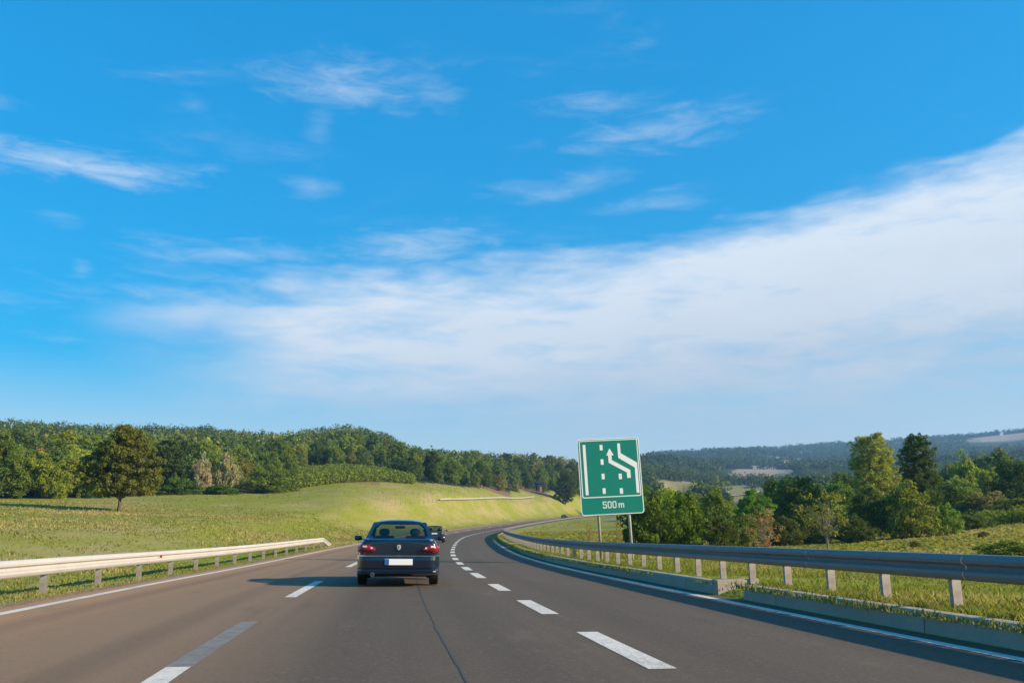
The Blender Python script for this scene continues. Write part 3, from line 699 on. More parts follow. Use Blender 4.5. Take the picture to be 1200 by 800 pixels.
def make_car(kind, paint, label, loc, rz, detail=True):
    root = empty({'sedan': 'sedan_car', 'hatch': 'hatchback_car'}[kind], loc, rz); tag(root, label, 'car')
    P_ = M[paint]; W = .88 if kind == 'sedan' else .83
    if kind == 'sedan':
        LEN = 4.55; deck = .985
        st = [(.10, W * .86, .30, .915), (.13, W * .93, .27, .955), (.22, W * .965, .24, .985), (.5, W * .99, .23, .99), (.95, W, .23, .985), (1.6, W, .22, .965), (2.6, W, .22, .955), (3.2, W, .22, .94), (3.7, W * .985, .23, .87), (4.15, W * .94, .24, .79), (4.42, W * .84, .27, .70), (4.5, W * .72, .32, .62)]
        rg, rr, rf, fg = (.66, .755, .985), (1.42, .60, 1.34), (2.5, .60, 1.355), (3.25, .72, .945); crown = .078
        wy = (.93, 3.63); rad = .315
    else:
        LEN = 3.75; deck = .93
        st = [(.06, W * .88, .30, .93), (.12, W * .95, .26, .95), (.4, W * .99, .23, .95), (1.0, W, .22, .94), (2.0, W, .22, .93), (2.6, W, .22, .91), (3.05, W * .98, .23, .84), (3.4, W * .93, .25, .76), (3.62, W * .82, .28, .66), (3.7, W * .7, .33, .58)]
        rg, rr, rf, fg = (.14, .72, .93), (.52, .60, 1.37), (1.75, .60, 1.38), (2.65, .70, .90); crown = .06
        wy = (.6, 3.05); rad = .29
    loft_body(st, 'body', P_, root, 2)
    c3 = lambda t, s: (t[1] * s, t[0], t[2])
    # roof with a crown, pillars and panes
    m = MB(); ny, nx = 9, 9
    for i in range(ny):
        a = i / (ny - 1)
        for j in range(nx):
            u = j / (nx - 1) * 2 - 1; y = rr[0] + (rf[0] - rr[0]) * a; w = rr[1] + (rf[1] - rr[1]) * a; z = rr[2] + (rf[2] - rr[2]) * a
            m.v.append((u * w, y + (.05 * (1 - u * u) * (-1 if a < .5 else 1) * abs(a - .5) * 2), z + crown * (1 - abs(u) ** 3.6) * (1 - .95 * abs(2 * a - 1) ** 3.5)))
    m.f += [(i * nx + j, i * nx + j + 1, (i + 1) * nx + j + 1, (i + 1) * nx + j) for i in range(ny - 1) for j in range(nx - 1)]
    ro = m.build('roof', P_, root, smooth=True); md = ro.modifiers.new('solid', 'SOLIDIFY'); md.thickness = .03; md.offset = -1
    gz = lambda t, dz=0.: (t[0], t[1], t[2] + dz)
    framed('rear_window_frame', [c3(gz(rg, -.03), -1), c3(gz(rg, -.03), 1), c3(gz(rr, .012), 1), c3(gz(rr, .012), -1)], (.055, .055, .09, .05), root, P_, gname='rear_window')
    framed('windscreen_frame', [c3(gz(fg, -.03), 1), c3(gz(fg, -.03), -1), c3(gz(rf, .012), -1), c3(gz(rf, .012), 1)], (.05, .05, .06, .06), root, P_, gname='windscreen')
    for sd in (-1, 1):
        midb = ((rg[0] + fg[0]) / 2 - .05, (rg[1] + fg[1]) / 2 + .045, (rg[2] + fg[2]) / 2 - .02); midr = ((rr[0] + rf[0]) / 2 - .05, (rr[1] + rf[1]) / 2 + .02, (rr[2] + rf[2]) / 2 + .012)
        rb, rt, fb, ft = gz(rg, -.03), gz(rr, .012), gz(fg, -.03), gz(rf, .012)
        A = [c3(midb, sd), c3(rb, sd), c3(rt, sd), c3(midr, sd)]; B = [c3(fb, sd), c3(midb, sd), c3(midr, sd), c3(ft, sd)]
        if sd < 0: A = [A[1], A[0], A[3], A[2]]; B = [B[1], B[0], B[3], B[2]]
        i1 = (.05, .30, .10, .10) if sd > 0 else (.30, .05, .10, .10); i2 = (.20, .05, .10, .10) if sd > 0 else (.05, .20, .10, .10)
        framed('side_pillar', A, i1, root, P_, gname='side_window'); framed('side_pillar', B, i2, root, P_, gname='side_window')
        # mirrors
        y = fg[0] - .28; x = sd * (fg[1] + .30)
        MB().loft([[(x + a * .10, y + d, .985 + b_ * .065) for a, b_ in ((-1, -.7), (-.8, -1), (.8, -1), (1, -.6), (1, .6), (.8, 1), (-.8, 1), (-1, .8))] for d in (-.03, .05)] + [[(x + a * .06, y + .11, .985 + b_ * .04) for a, b_ in ((-1, -.7), (-.8, -1), (.8, -1), (1, -.6), (1, .6), (.8, 1), (-.8, 1), (-1, .8))]]).build('wing_mirror', P_, root, smooth=True, sub=1)
        MB().box((min(x, sd * (fg[1])), y, .94), (max(x, sd * fg[1]), y + .05, .97)).build('mirror_arm', M['plastic'], root)
        for yy in wy:
            wheel(root, sd * (W - .095), yy, rad, .195, sd)
            k = 16; arc = lambda r_, xx: [(xx, yy + r_ * math.cos(PI * j / k), rad + r_ * math.sin(PI * j / k)) for j in range(k + 1)]
            MB().loft([arc(rad * 1.22, sd * (W - .03)), arc(rad * 1.22, sd * (W + .006)), arc(rad * 1.06, sd * (W + .008)), arc(rad * 1.06, sd * (W - .03))], False, False).build('wheel_arch', M['plastic'], root)
        # door seams and handle
        MB().box((sd * (W + .001) - .008, wy[0] + .75, .72), (sd * (W + .001) + .008, wy[0] + .93, .75)).build('door_handle', P_, root)
        MB().box((sd * (W + .0) - .006, wy[0] + .42, .50), (sd * W + .006, wy[1] - .5, .54)).build('side_moulding', M['plastic'], root)
    # rear bumper: swept round the corners
    def swept(name, zs, mat, wtop, y0, depth, parent=root, bev=0):
        m = MB(); rings = []
        for k in range(33):
            u = math.sin((k / 16 - 1) * PI / 2); x = u * wtop; y = y0 + depth * abs(u) ** 14
            rings.append([(x, y + dy, z) for dy, z in zs])
        m.loft(rings); return m.build(name, mat, parent, smooth=False)
    if kind == 'sedan':
        bmp = swept('rear_bumper', [(.04, .645), (-.035, .625), (-.05, .55), (-.04, .40), (-.02, .36), (-.05, .33), (-.03, .27), (.10, .235), (.3, .26), (.3, .62)], P_, W + .006, .055, .36)
        swept('chrome_strip', [(-.047, .652), (-.055, .648), (-.055, .632), (-.047, .628)], M['chrome'], W + .012, .055, .36, bmp)
        swept('boot_lip', [(.0, .925), (-.022, .955), (-.015, .978), (.03, .992), (.10, .998), (.16, .95)], P_, W * .86, .14, .09)
        MB().box((-.36, .085, .66), (.36, .11, .664)).build('boot_seam', M['plastic'], root)
        for sd in (-1, 1):
            xs = [.50, .53, .57, .61, .66, .70, .75, .79, .82, .85, .87, .885]
            zlo = np.interp(xs, [.50, .54, .86, .885], [.755, .718, .712, .745]); zhi = np.interp(xs, [.50, .53, .60, .66, .80, .885], [.775, .81, .845, .862, .87, .835])
            def yy(x): return .04 + .27 * max(0, (x - .70) / .185) ** 3
            n = len(xs)
            fro = [(sd * x, yy(x), z) for x, z in zip(xs, zlo)] + [(sd * x, yy(x) - .012, (z0 + z1) / 2) for x, z0, z1 in zip(xs, zlo, zhi)] + [(sd * x, yy(x), z) for x, z in zip(xs, zhi)]
            bak = [(sd * x * .97, yy(x) + .09, z) for x, z in zip(xs, zlo)] + [(sd * x * .97, yy(x) + .09, z) for x, z in zip(xs, zhi)]
            m = MB().poly(fro + bak, [(r_ * n + j, r_ * n + j + 1, (r_ + 1) * n + j + 1, (r_ + 1) * n + j) for r_ in (0, 1) for j in range(n - 1)] + [(j, 3 * n + j, 3 * n + j + 1, j + 1) for j in range(n - 1)] + [(2 * n + j, 2 * n + j + 1, 4 * n + j + 1, 4 * n + j) for j in range(n - 1)])
            lo = m.build('tail_light', M['lamp_red'], root, smooth=True)
            for a, b_, zc_ in ((.56, .60, .805), (.68, .77, .838)):
                MB().poly([(sd * a, yy(a) - .014, zc_ - .022), (sd * b_, yy(b_) - .014, zc_ - .016), (sd * b_, yy(b_) - .014, zc_ + .016), (sd * a, yy(a) - .014, zc_ + .014)], [(0, 1, 2, 3)]).build('indicator_lens', M['lamp_white'], lo)
            if sd > 0: MB().box((.74, .002, .312), (.80, .012, .328)).build('painted_glint', M['lamp_white'], bmp)  # pale box painted in for a small glint of light on the bumper
        MB().prism([(-.035, .79), (-.042, .85), (-.02, .872), (.02, .872), (.042, .85), (.035, .79), (.012, .765), (-.012, .765)], .066, .09).build('badge', M['silver'], root)
        MB().prism([(-.016, .80), (-.020, .842), (.0, .858), (.016, .845), (.006, .83), (.016, .812), (.008, .785)], .060, .066).build('badge_figure', M['chrome'], root)
        pl = MB().box((-.29, -.012, .455), (.30, .001, .58)).build('number_plate', M['plate'], root)
        MB().box((-.285, -.016, .459), (-.20, -.0125, .576)).build('plate_band', M['plate_blue'], pl)
        MB().tube([(-.54, .0, .255), (-.54, .35, .25)], .042, 12).build('exhaust_pipe', M['chrome'], root); MB().tube([(-.54, -.006, .255), (-.54, .05, .255)], .034, 12).build('exhaust_bore', M['plastic'], root)
        MB().box((-.62, .25, .20), (.62, .55, .27)).build('silencer', M['plastic'], root)
    else:
        bmp = swept('rear_bumper', [(.04, .56), (-.03, .54), (-.04, .42), (-.02, .30), (.1, .25), (.3, .26), (.3, .55)], P_, W + .004, .03, .3)
        for sd in (-1, 1):
            m = MB().box((sd * .70 - .085, .018, .60), (sd * .70 + .085, .12, .86)); m.build('tail_light', M['lamp_red'], root, bevel=.02)
            MB().box((sd * .70 - .05, .008, .74), (sd * .70 + .05, .03, .79)).build('reversing_lens', M['lamp_white'], root)
        pl = MB().box((-.27, .015, .70), (.27, .05, .81)).build('number_plate', M['plate'], root)
        MB().box((-.27, .012, .70), (-.20, .0145, .81)).build('plate_band', M['plate_blue'], pl)
        MB().tube([(-.3, 0, .24), (-.3, .3, .24)], .03, 8).build('exhaust_pipe', M['chrome'], root)
    # front lamps
    for sd in (-1, 1): MB().box((sd * W * .62 - .14, LEN - .34, .58), (sd * W * .62 + .14, LEN - .12, .70)).build('headlight', M['lamp_white'], root, bevel=.03)
    # cabin
    if detail:
        for x in (-.36, .36): seat(root, x, fg[0] - 1.25, .47)
        MB().loft([[(-.6, rg[0] + .35, z), (.6, rg[0] + .35, z), (.6, rg[0] + .5 - .1 * (z - .5), z), (-.6, rg[0] + .5 - .1 * (z - .5), z)] for z in (.5, .8, 1.0)]).build('rear_seat', M['interior'], root, bevel=.03)
        MB().box((-.62, fg[0] - .5, .7), (.62, fg[0] - .1, .94)).build('dashboard', M['interior'], root, bevel=.04)
        MB().box((-.66, rg[0] + .03, .955), (.66, rg[0] + .42, .985)).build('parcel_shelf', M['interior'], root)
        MB().box((-.12, rf[0] + .12, 1.215), (.12, rf[0] + .15, 1.275)).build('rear_view_mirror', M['plastic'], root, bevel=.01)
        MB().box((-.015, rf[0] + .13, 1.30), (.015, rf[0] + .15, 1.40)).build('mirror_stem', M['plastic'], root)
    return root
def park(s, o, back):
    """rear bumper position for a car whose rear axle stands at s"""
    p = rp(s - back, o, .006); return (p[0], p[1], p[2]), -heading(s)
def col_off(px, s):
    o = np.arange(-7, 3, .01); p = rp(np.full_like(o, s), o); z = p[:, 2] - CAM_H
    d = p[:, 1] * math.cos(PITCH) + z * math.sin(PITCH); u = -p[:, 1] * math.sin(PITCH) + z * math.cos(PITCH); x = p[:, 0] * math.cos(ROLL) - u * math.sin(ROLL)
    return float(o[np.argmin(abs(600 + FPX * x / d - px))])
sA = s_at_row(-2.2, 685.0, 12, 40); oA = col_off(466.5, sA)
loc, rz = park(sA, oA, .93); A_ = make_car('sedan', 'paint_blue', 'dark blue saloon car with silver badge and white plate in the middle lane', loc, rz); A_.rotation_euler[1] = R(1.0)
loc, rz = park(s_at_col(-1.9, 509, 60, 100), -1.9, .6); make_car('hatch', 'paint_teal', 'small dark hatchback car half hidden behind the dark blue saloon', loc, rz)
loc, rz = park(292., -1.9, .93); make_car('sedan', 'paint_black', 'far black car on the bend just left of the green sign', loc, rz, False)
print('car', sA, oA)

# ------------------------------------------------------------------ foliage
def leaf_quads(c, out, size, g, flat=.0):
    """one small leaf-spray per centre; normals lean outwards"""
    n = len(c); nr = g.normal(size=(n, 3)) + out * 1.1 + np.array([0, 0, .35]); nr /= np.linalg.norm(nr, axis=1)[:, None]
    t = np.cross(nr, g.normal(size=(n, 3))); t /= np.linalg.norm(t, axis=1)[:, None] + 1e-9; b = np.cross(nr, t)
    sz = size * g.uniform(.6, 1.35, n)[:, None]
    v = np.stack([c - t * sz, c + b * sz * .55 + t * sz * .15, c + t * sz, c - b * sz * .55 - t * sz * .1], 1)
    return v.reshape(-1, 3), np.arange(n * 4).reshape(-1, 4)
def crown(seed, H, W, z0, prof, nclump, nleaf, leaf, cr=.16, fill=.55, lump=.22):
    """clumps of leaves through an uneven envelope; prof(t) radius share at height share t"""
    g = np.random.default_rng(seed); lobes = g.uniform(0, 2 * PI, 6); lw = g.uniform(.4, 1, 6)
    t = g.uniform(0, 1, nclump * 3); a = g.uniform(0, 2 * PI, nclump * 3)
    keep = g.uniform(0, 1, len(t)) < np.array([prof(x) for x in t]) ** 1.2 + .08; t = t[keep][:nclump]; a = a[keep][:nclump]; n = len(t)
    env = np.array([prof(x) for x in t]) * W / 2
    env = env * (1 + lump * np.sin(a * 2 + lobes[0] + t * 5) + lump * .7 * np.sin(a * 3 + lobes[1] - t * 7) + g.normal(0, .08, n))
    rad = env * g.uniform(0, 1, n) ** (1 - fill)
    cc = np.stack([np.cos(a) * rad, np.sin(a) * rad, z0 + t * (H - z0)], 1); cc[:, 2] += g.normal(0, .015 * H, n)
    rc = W * cr * g.uniform(.6, 1.25, n)
    per = max(4, nleaf // n); ci = np.repeat(np.arange(n), per)
    d = g.normal(size=(len(ci), 3)); d /= np.linalg.norm(d, axis=1)[:, None]; d[:, 2] *= .75
    p = cc[ci] + d * (rc[ci] * g.uniform(.35, 1.0, len(ci)) ** .6)[:, None]
    p[:, 2] = np.maximum(p[:, 2], z0 * .55 + .03)
    v, q = leaf_quads(p, d, leaf, g)
    cb = g.uniform(.78, 1.22, n)[ci] * g.uniform(.75, 1.25, len(ci)); hue = g.normal(0, .07, n)[ci]
    tint = np.stack([cb * (1 + hue), cb, cb * (1 - hue)], 1).repeat(4, 0)
    return v, q, tint, cc
def make_trunk(H, cc, rad, seed, h0=0., nlimb=9, stems=1):
    g = random.Random(seed); m = MB()
    for k in range(stems):
        a0 = g.uniform(0, 2 * PI); lean = .0 if stems == 1 else .10 * H
        tip = Vector((math.cos(a0) * lean + g.uniform(-.02, .02) * H, math.sin(a0) * lean, H * .82)); pts = []
        for i in range(7):
            t = i / 6; pts.append(Vector((tip.x * t ** 1.2 + g.uniform(-.008, .008) * H * (t > 0), tip.y * t ** 1.2 + g.uniform(-.008, .008) * H * (t > 0), -.3 + (tip.z + .3) * t)))
        rr = [rad * (1.35 if i == 0 else 1 - .88 * i / 6) for i in range(7)]
        m.tube(pts, rr, 7)
        for c in [cc[g.randrange(len(cc))] for _ in range(nlimb)] if len(cc) else []:
            c = Vector(c); t = min(.9, max(h0 / H + .05, (c.z / H) * .62)); i = min(5, int(t * 6)); base = pts[i].lerp(pts[i + 1], t * 6 - i)
            midp = base.lerp(c, .5) + Vector((0, 0, .06 * (c - base).length))
            m.tube([base, midp, c], [rad * .42 * (1 - t * .5), rad * .25, rad * .06], 5, False)
    o = m.build('trunk', M['bark']); me = o.data; bpy.data.objects.remove(o); return me
PROTO = {}
def proto(key, H, W, z0, prof, nclump, nleaf, leaf, trunk, seed, cr=.16, fill=.55, lump=.22, stems=1, nlimb=9, barkm='bark'):
    v, q, t, cc = crown(seed, H, W, z0, prof, nclump, nleaf, leaf, cr, fill, lump)
    me = npmesh('crown', v, q, False, t); me.materials.append(M['leaf'])
    tm = make_trunk(H, cc, trunk, seed, z0, nlimb, stems); tm.materials.clear(); tm.materials.append(M[barkm])
    PROTO[key] = (me, tm, H, W)
dome = lambda t: max(.0, math.sin(PI * min(1, (t * .86 + .14)) ** .85)) ** .75
egg = lambda t: max(0., math.sin(PI * (t * .9 + .08)) ** .6)
colm = lambda t: .72 + .28 * math.sin(PI * min(1, t * 1.02)) if t < .93 else .6
cone = lambda t: max(.05, (1 - t) ** .72) * (.75 + .25 * min(1, t * 6))
pinep = lambda t: max(.06, (1 - t ** 1.9) ** .6) * (.74 + .26 * min(1, t * 4.2))
flat_ = lambda t: max(.15, 1 - .45 * t ** 2)
for i in range(5):
    proto('broad%d' % i, 10, 8.2, 1.1 + .3 * (i % 3), (dome, egg, dome, egg, dome)[i], 130, 8000, .22, .17, 11 + i, cr=.11, fill=.6, lump=.2)
for i in range(3): proto('tall%d' % i, 14, 7.0, 1.6, egg, 150, 8500, .25, .2, 31 + i, cr=.12, fill=.6, lump=.2)
for i in range(4): proto('bush%d' % i, 4, 5.2, .05, (flat_, dome)[i % 2], 110, 8000, .13, .07, 51 + i, cr=.11, fill=.62, lump=.26, stems=3, nlimb=5)
proto('poplar', 13, 5.6, .5, colm, 760, 26000, .13, .16, 71, cr=.075, fill=.55, lump=.10)
proto('spire', 13, 4.6, .6, lambda t: (.7 + .3 * math.sin(PI * t)) * (1 if t < .86 else 1 - (t - .86) * 3.4), 700, 24000, .13, .16, 72, cr=.08, fill=.55, lump=.10)
proto('pine', 10, 9.0, 2.15, pinep, 640, 46000, .14, .21, 73, cr=.055, fill=.55, lump=.14, nlimb=34)
proto('sparse', 6, 4.4, 1.6, egg, 46, 900, .14, .05, 74, cr=.12, fill=.6, lump=.3, stems=5, nlimb=12, barkm='bark_pale')
proto('twiggy', 4.5, 3.8, .4, flat_, 60, 1500, .10, .04, 75, cr=.10, fill=.6, lump=.3, stems=6, nlimb=14, barkm='bark_pale')
def plant(key, px, r, ytop, wpx, col, name, label, group=None, cat='tree', rz=None, sink=0.):
    """put one tree where column px meets the land r metres off; its top reaches row ytop"""
    p = wpt(px, r); d = ray(px, ytop); h = CAM_H + d[2] * r - p.z
    me, tm, H, W = PROTO[key]; w = wpx * r * math.cos(math.atan2(d[0], d[1])) / FPX
    return plant_at(key, p, h, w, col, name, label, group, cat, rz, sink)
def plant_at(key, p, h, w, col, name, label, group=None, cat='tree', rz=None, sink=0.):
    me, tm, H, W = PROTO[key]
    root = empty(name, (p[0], p[1], p[2] - sink), random.uniform(0, 2 * PI) if rz is None else rz); root.scale = (w / W, w / W, h / H)
    tag(root, label, cat, group)
    link('trunk', tm, root)
    c = link('crown', me, root); c.color = (col[0], col[1], col[2], 1)
    return root
G_MID, G_DARK, G_LIGHT, G_YEL, G_OLIVE = (.095, .150, .034), (.052, .090, .026), (.150, .215, .045), (.19, .215, .045), (.130, .150, .045)
PALE = (.34, .30, .19)
# --- single trees one can point at
plant('pine', 139, 108, 499, 88, (.088, .112, .030), 'pine_tree', 'lone round pine standing alone on the left meadow')
plant('bush1', 233, 181, 533, 25, (.235, .235, .185), 'flowering_tree', 'cream flowering tree, the left one of the pale pair at the wood edge')
plant('bush3', 262, 183, 533, 30, (.21, .225, .15), 'flowering_tree', 'cream flowering tree, the larger right one of the pale pair at the wood edge')
plant('sparse', 286, 181, 556, 16, (.07, .11, .03), 'young_tree', 'slender bare-stemmed tree right of the pale flowering pair')
plant('bush0', 314, 182, 552, 56, (.085, .135, .03), 'bush', 'broad green bush at the left end of the vineyard', cat='bush')
plant('bush2', 208, 172, 561, 46, (.06, .12, .025), 'bush', 'low green bush under the pale flowering pair, next to the pine', cat='bush')
plant('bush3', 256, 174, 568, 40, (.055, .11, .025), 'bush', 'low dark bush below the larger pale flowering tree', cat='bush')
for k, (px, yt, w, c, kk) in enumerate(((8, 531, 50, (.085, .14, .03), 'broad0'), (38, 528, 46, (.13, .18, .03), 'broad2'), (84, 532, 50, (.155, .20, .032), 'broad4'), (62, 545, 34, (.13, .18, .03), 'bush1'), (104, 552, 30, (.10, .15, .03), 'bush0'), (22, 560, 30, (.08, .14, .03), 'bush3'))):
    plant(kk, px, 163 + 2 * (k % 3), yt, w, c, 'broadleaf_tree' if kk[0] == 'b' and kk[1] == 'r' else 'bush',
          ('green tree at the far left end of the wood edge', 'yellow-green tree, second from the left in the wood edge', 'bright yellow-green tree just left of the lone pine',
           'small yellow-green bush between the two yellow-green trees at left', 'low green bush directly left of the lone pine', 'low dark bush at the foot of the leftmost tree')[k], cat='tree' if 'broad' in kk else 'bush')
plant('broad3', 48, 190, 519, 24, (.30, .19, .11), 'broadleaf_tree', 'reddish-brown tree rising behind the yellow-green trees at left')
plant('broad3', 663, 372, 554, 26, (.035, .06, .018), 'broadleaf_tree', 'dark round tree at the meadow edge just left of the sign')
# --- right-hand side
RT = [('bush1', 762, 62, 574, 62, (0.068, 0.115, 0.022), 'bush', 'leafy green bush directly right of the sign, behind the guardrail', 'bush'),
      ('bush0', 801, 66, 580, 58, (0.078, 0.140, 0.022), 'bush', 'bright green bush, second to the right of the sign', 'bush'),
      ('broad0', 838, 84, 572, 48, (0.098, 0.154, 0.039), 'broadleaf_tree', 'olive green tree right of the bright green bush', 'tree'),
      ('bush2', 866, 72, 604, 50, (0.091, 0.133, 0.042), 'bush', 'low dark olive bush in front of the olive tree', 'bush'),
      ('broad2', 884, 98, 572, 44, (0.077, 0.168, 0.031), 'broadleaf_tree', 'round fresh-green tree below the far field', 'tree'),
      ('twiggy', 893, 66, 597, 38, (0.224, 0.161, 0.105), 'dry_bush', 'brownish dry bush in front of the round fresh-green tree', 'bush'),
      ('broad4', 934, 104, 556, 76, (0.084, 0.129, 0.036), 'broadleaf_tree', 'wide dusty-green tree left of the pale poplar', 'tree'),
      ('broad1', 912, 118, 562, 50, (0.049, 0.098, 0.028), 'broadleaf_tree', 'dark green tree behind the round fresh-green tree', 'tree'),
      ('sparse', 967, 60, 574, 52, (0.133, 0.161, 0.049), 'young_tree', 'thin tree with several bare stems behind the guardrail', 'tree'),
      ('broad3', 985, 126, 566, 60, (0.091, 0.168, 0.039), 'broadleaf_tree', 'green tree between the dusty-green tree and the poplar', 'tree'),
      ('poplar', 1030, 104, 509, 52, (0.185, 0.235, 0.075), 'poplar_tree', 'tall pale yellow-green poplar on the right', 'tree'),
      ('spire', 1083, 108, 508, 40, (0.056, 0.095, 0.036), 'poplar_tree', 'tall dark green tree right of the pale poplar', 'tree'),
      ('bush3', 1066, 92, 566, 66, (0.119, 0.161, 0.039), 'bush', 'large rounded bush at the foot of the tall dark tree', 'bush'),
      ('broad2', 1022, 94, 570, 58, (0.063, 0.105, 0.031), 'broadleaf_tree', 'dark leafy tree at the foot of the pale poplar', 'tree'),
      ('bush1', 1110, 96, 592, 34, (0.119, 0.203, 0.042), 'bush', 'small bright bush right of the large rounded bush', 'bush'),
      ('broad0', 1120, 130, 562, 60, (0.105, 0.175, 0.042), 'broadleaf_tree', 'mid-green tree right behind the small bright bush', 'tree'),
      ('bush2', 1158, 128, 578, 60, (0.147, 0.147, 0.070), 'bush', 'dull brownish-green bush above the maize strip', 'bush'),
      ('broad1', 1196, 138, 541, 50, (0.042, 0.077, 0.025), 'broadleaf_tree', 'dark tree at the right edge of the picture', 'tree'),
      ('bush0', 1185, 122, 585, 60, (0.070, 0.112, 0.035), 'bush', 'dark bush below the dark tree at the right edge', 'bush'),
      ('tall1', 1182, 210, 526, 32, (0.105, 0.161, 0.049), 'broadleaf_tree', 'taller tree behind the dark tree at the right edge', 'tree'),
      ('bush3', 1180, 38, 634, 74, (0.098, 0.154, 0.042), 'bush', 'low dark bush just behind the right guardrail', 'bush'),
      ('bush2', 1068, 62, 634, 14, (0.098, 0.098, 0.049), 'bush', 'tiny brown shrub in the dry grass below the large rounded bush', 'bush'),
      ('bush1', 1150, 78, 622, 14, (0.098, 0.112, 0.049), 'bush', 'tiny dark shrub in the grass below the maize strip', 'bush'),
      ('bush2', 842, 62, 607, 44, (.062, .095, .03), 'bush', 'dull green bush behind the rail between the bright bush and the dry bush', 'bush'),
      ('bush3', 917, 82, 606, 46, (.065, .085, .032), 'bush', 'grey-green bush right of the brownish dry bush', 'bush'),
      ('bush0', 948, 88, 607, 40, (.055, .085, .026), 'bush', 'dull bush under the wide dusty-green tree', 'bush'),
      ('bush1', 998, 86, 604, 46, (.06, .09, .028), 'bush', 'low bush just right of the thin bare-stemmed tree', 'bush'),
      ('bush2', 1140, 106, 604, 40, (.08, .12, .035), 'bush', 'low green bush at the left end of the maize strip', 'bush'),
      ('twiggy', 724, 44, 611, 12, (0.210, 0.196, 0.070), 'dry_bush', 'little twiggy shrub seen between the two sign posts', 'bush'),
      ('twiggy', 690, 60, 612, 10, (0.210, 0.196, 0.070), 'dry_bush', 'little twiggy shrub left of the sign posts', 'bush')]
for k, px, r, yt, w, c, n, l, ct in RT: plant(k, px, r, yt, w, c, n, l, cat=ct)
# --- trees of the wood edges that can still be told apart: rows of copies
def palette(g):
    base = g.choice([G_MID, G_MID, G_DARK, G_DARK, G_LIGHT, G_OLIVE, (.075, .13, .042), (.115, .175, .045)])
    f = g.uniform(.8, 1.2); return tuple(x * f for x in base)
g = random.Random(5); taken = [(139, 108)]
STRETCH = [(-40, 120, 'broadleaf tree of the wood behind the yellow-green trees', 'trees in the wood behind the yellow-green trees'),
           (120, 225, 'broadleaf tree of the wood behind the lone pine', 'trees in the wood behind the pine'),
           (225, 340, 'broadleaf tree of the wood above the pale flowering pair', 'trees in the wood above the pale pair'),
           (340, 480, 'broadleaf tree of the wood above the vineyard', 'trees in the wood above the vineyard'),
           (480, 572, 'broadleaf tree of the wood left of the far shed', 'trees in the wood above the left part of the far guardrail'),
           (572, 690, 'broadleaf tree of the wood around the far shed', 'trees in the wood above the right part of the far guardrail')]
def stretch(px):
    for a, b_, l, gp in STRETCH:
        if px < b_: return l, gp
    return STRETCH[-1][2:]
wood_pts = []; NTH = {}; ORD = 'first second third fourth fifth sixth seventh eighth ninth tenth eleventh twelfth thirteenth fourteenth fifteenth sixteenth'.split()
for row, (dr, step, hh) in enumerate(((4, 19, 6.4), (17, 21, 7.4), (36, 22, 8.2), (62, 23, 8.8), (95, 24, 9))):
    px = -30 + g.uniform(0, 10)
    while px < 688:
        e = float(wood_edge(px)); r = e + dr * (1 + .25 * (e - 160) / 200) + g.uniform(-5, 5)
        h = hh * g.uniform(.72, 1.2)
        if px > 480: h *= 1.1
        if row == 0 and px < 335: h *= .6
        if row == 0 and px > 480: h *= .8
        w = h * g.uniform(.62, .85); key = g.choice(['broad0', 'broad1', 'broad2', 'broad3', 'broad4', 'tall0', 'tall1', 'tall2']) if h > 8 else g.choice(['broad0', 'broad2', 'bush1', 'bush3'])
        if key.startswith('tall'): h *= 1.15
        l, gp = stretch(px); p = wpt(px, r); c_ = palette(g)
        shade = 'olive' if c_[0] > c_[1] * .8 else 'dark green' if c_[1] < .10 else 'light green' if c_[1] > .17 else 'mid-green'
        NTH[(row, gp)] = NTH.get((row, gp), 0) + 1
        where = l.split(' of the wood ')[1]
        if row == 0: l = '%s tree, %s from the left in the front row %s' % (shade, ORD[NTH[(row, gp)] - 1], where.replace('at far left', '').strip())
        else: l = '%s tree in the %s row of the wood %s' % (shade, ('', 'second', 'third', 'fourth', 'rearmost')[row], where)
        plant_at(key, p, h, w, c_, 'broadleaf_tree', l, gp + ', row %d' % (row + 1) if row else None); wood_pts.append((p.x, p.y))
        px += step * g.uniform(.7, 1.3) * 175 / max(150, r) ** 1.0 * (.9 + .5 * (r > 230)) + 3
RS = [(745, 900, 'broadleaf tree beyond the bushes right of the sign', 'trees beyond the bushes right of the sign'), (900, 1000, 'broadleaf tree of the wood behind the dusty-green tree', 'trees behind the dusty-green tree'),
      (1000, 1110, 'broadleaf tree of the wood behind the two tall trees', 'trees behind the two tall trees'), (1110, 1215, 'broadleaf tree of the wood behind the maize strip', 'trees behind the maize strip')]
for row, (r0, step) in enumerate(((135, 26), (165, 24), (205, 22), (255, 20), (320, 18))):
    px = 748 + g.uniform(0, 12)
    while px < 1215:
        r = r0 * g.uniform(.93, 1.08); h = g.uniform(6, 10.5) * (1 if px < 920 else 1.12)
        if px < 920: h *= .62 if r < 240 else .5
        elif px < 1015: h *= .66
        elif 1040 < px < 1120: h *= .75
        if in_wood(np.array([px]), np.array([r]))[0] and not (1100 < px and r < 155):
            for a, b_, l, gp in RS:
                if px < b_: break
            p = wpt(px, r); c_ = palette(g); plant_at(g.choice(['broad0', 'broad1', 'broad2', 'broad3', 'broad4', 'bush1', 'tall0']), p, h, h * g.uniform(.7, 1.0), c_, 'broadleaf_tree', '%s, %s' % (l.replace('broadleaf', 'olive' if c_[0] > c_[1] * .8 else 'dark green' if c_[1] < .10 else 'light green' if c_[1] > .17 else 'mid-green'), ('nearest row', 'second row', 'third row', 'fourth row', 'rearmost row')[row]), gp)
        px += step * g.uniform(.7, 1.3)
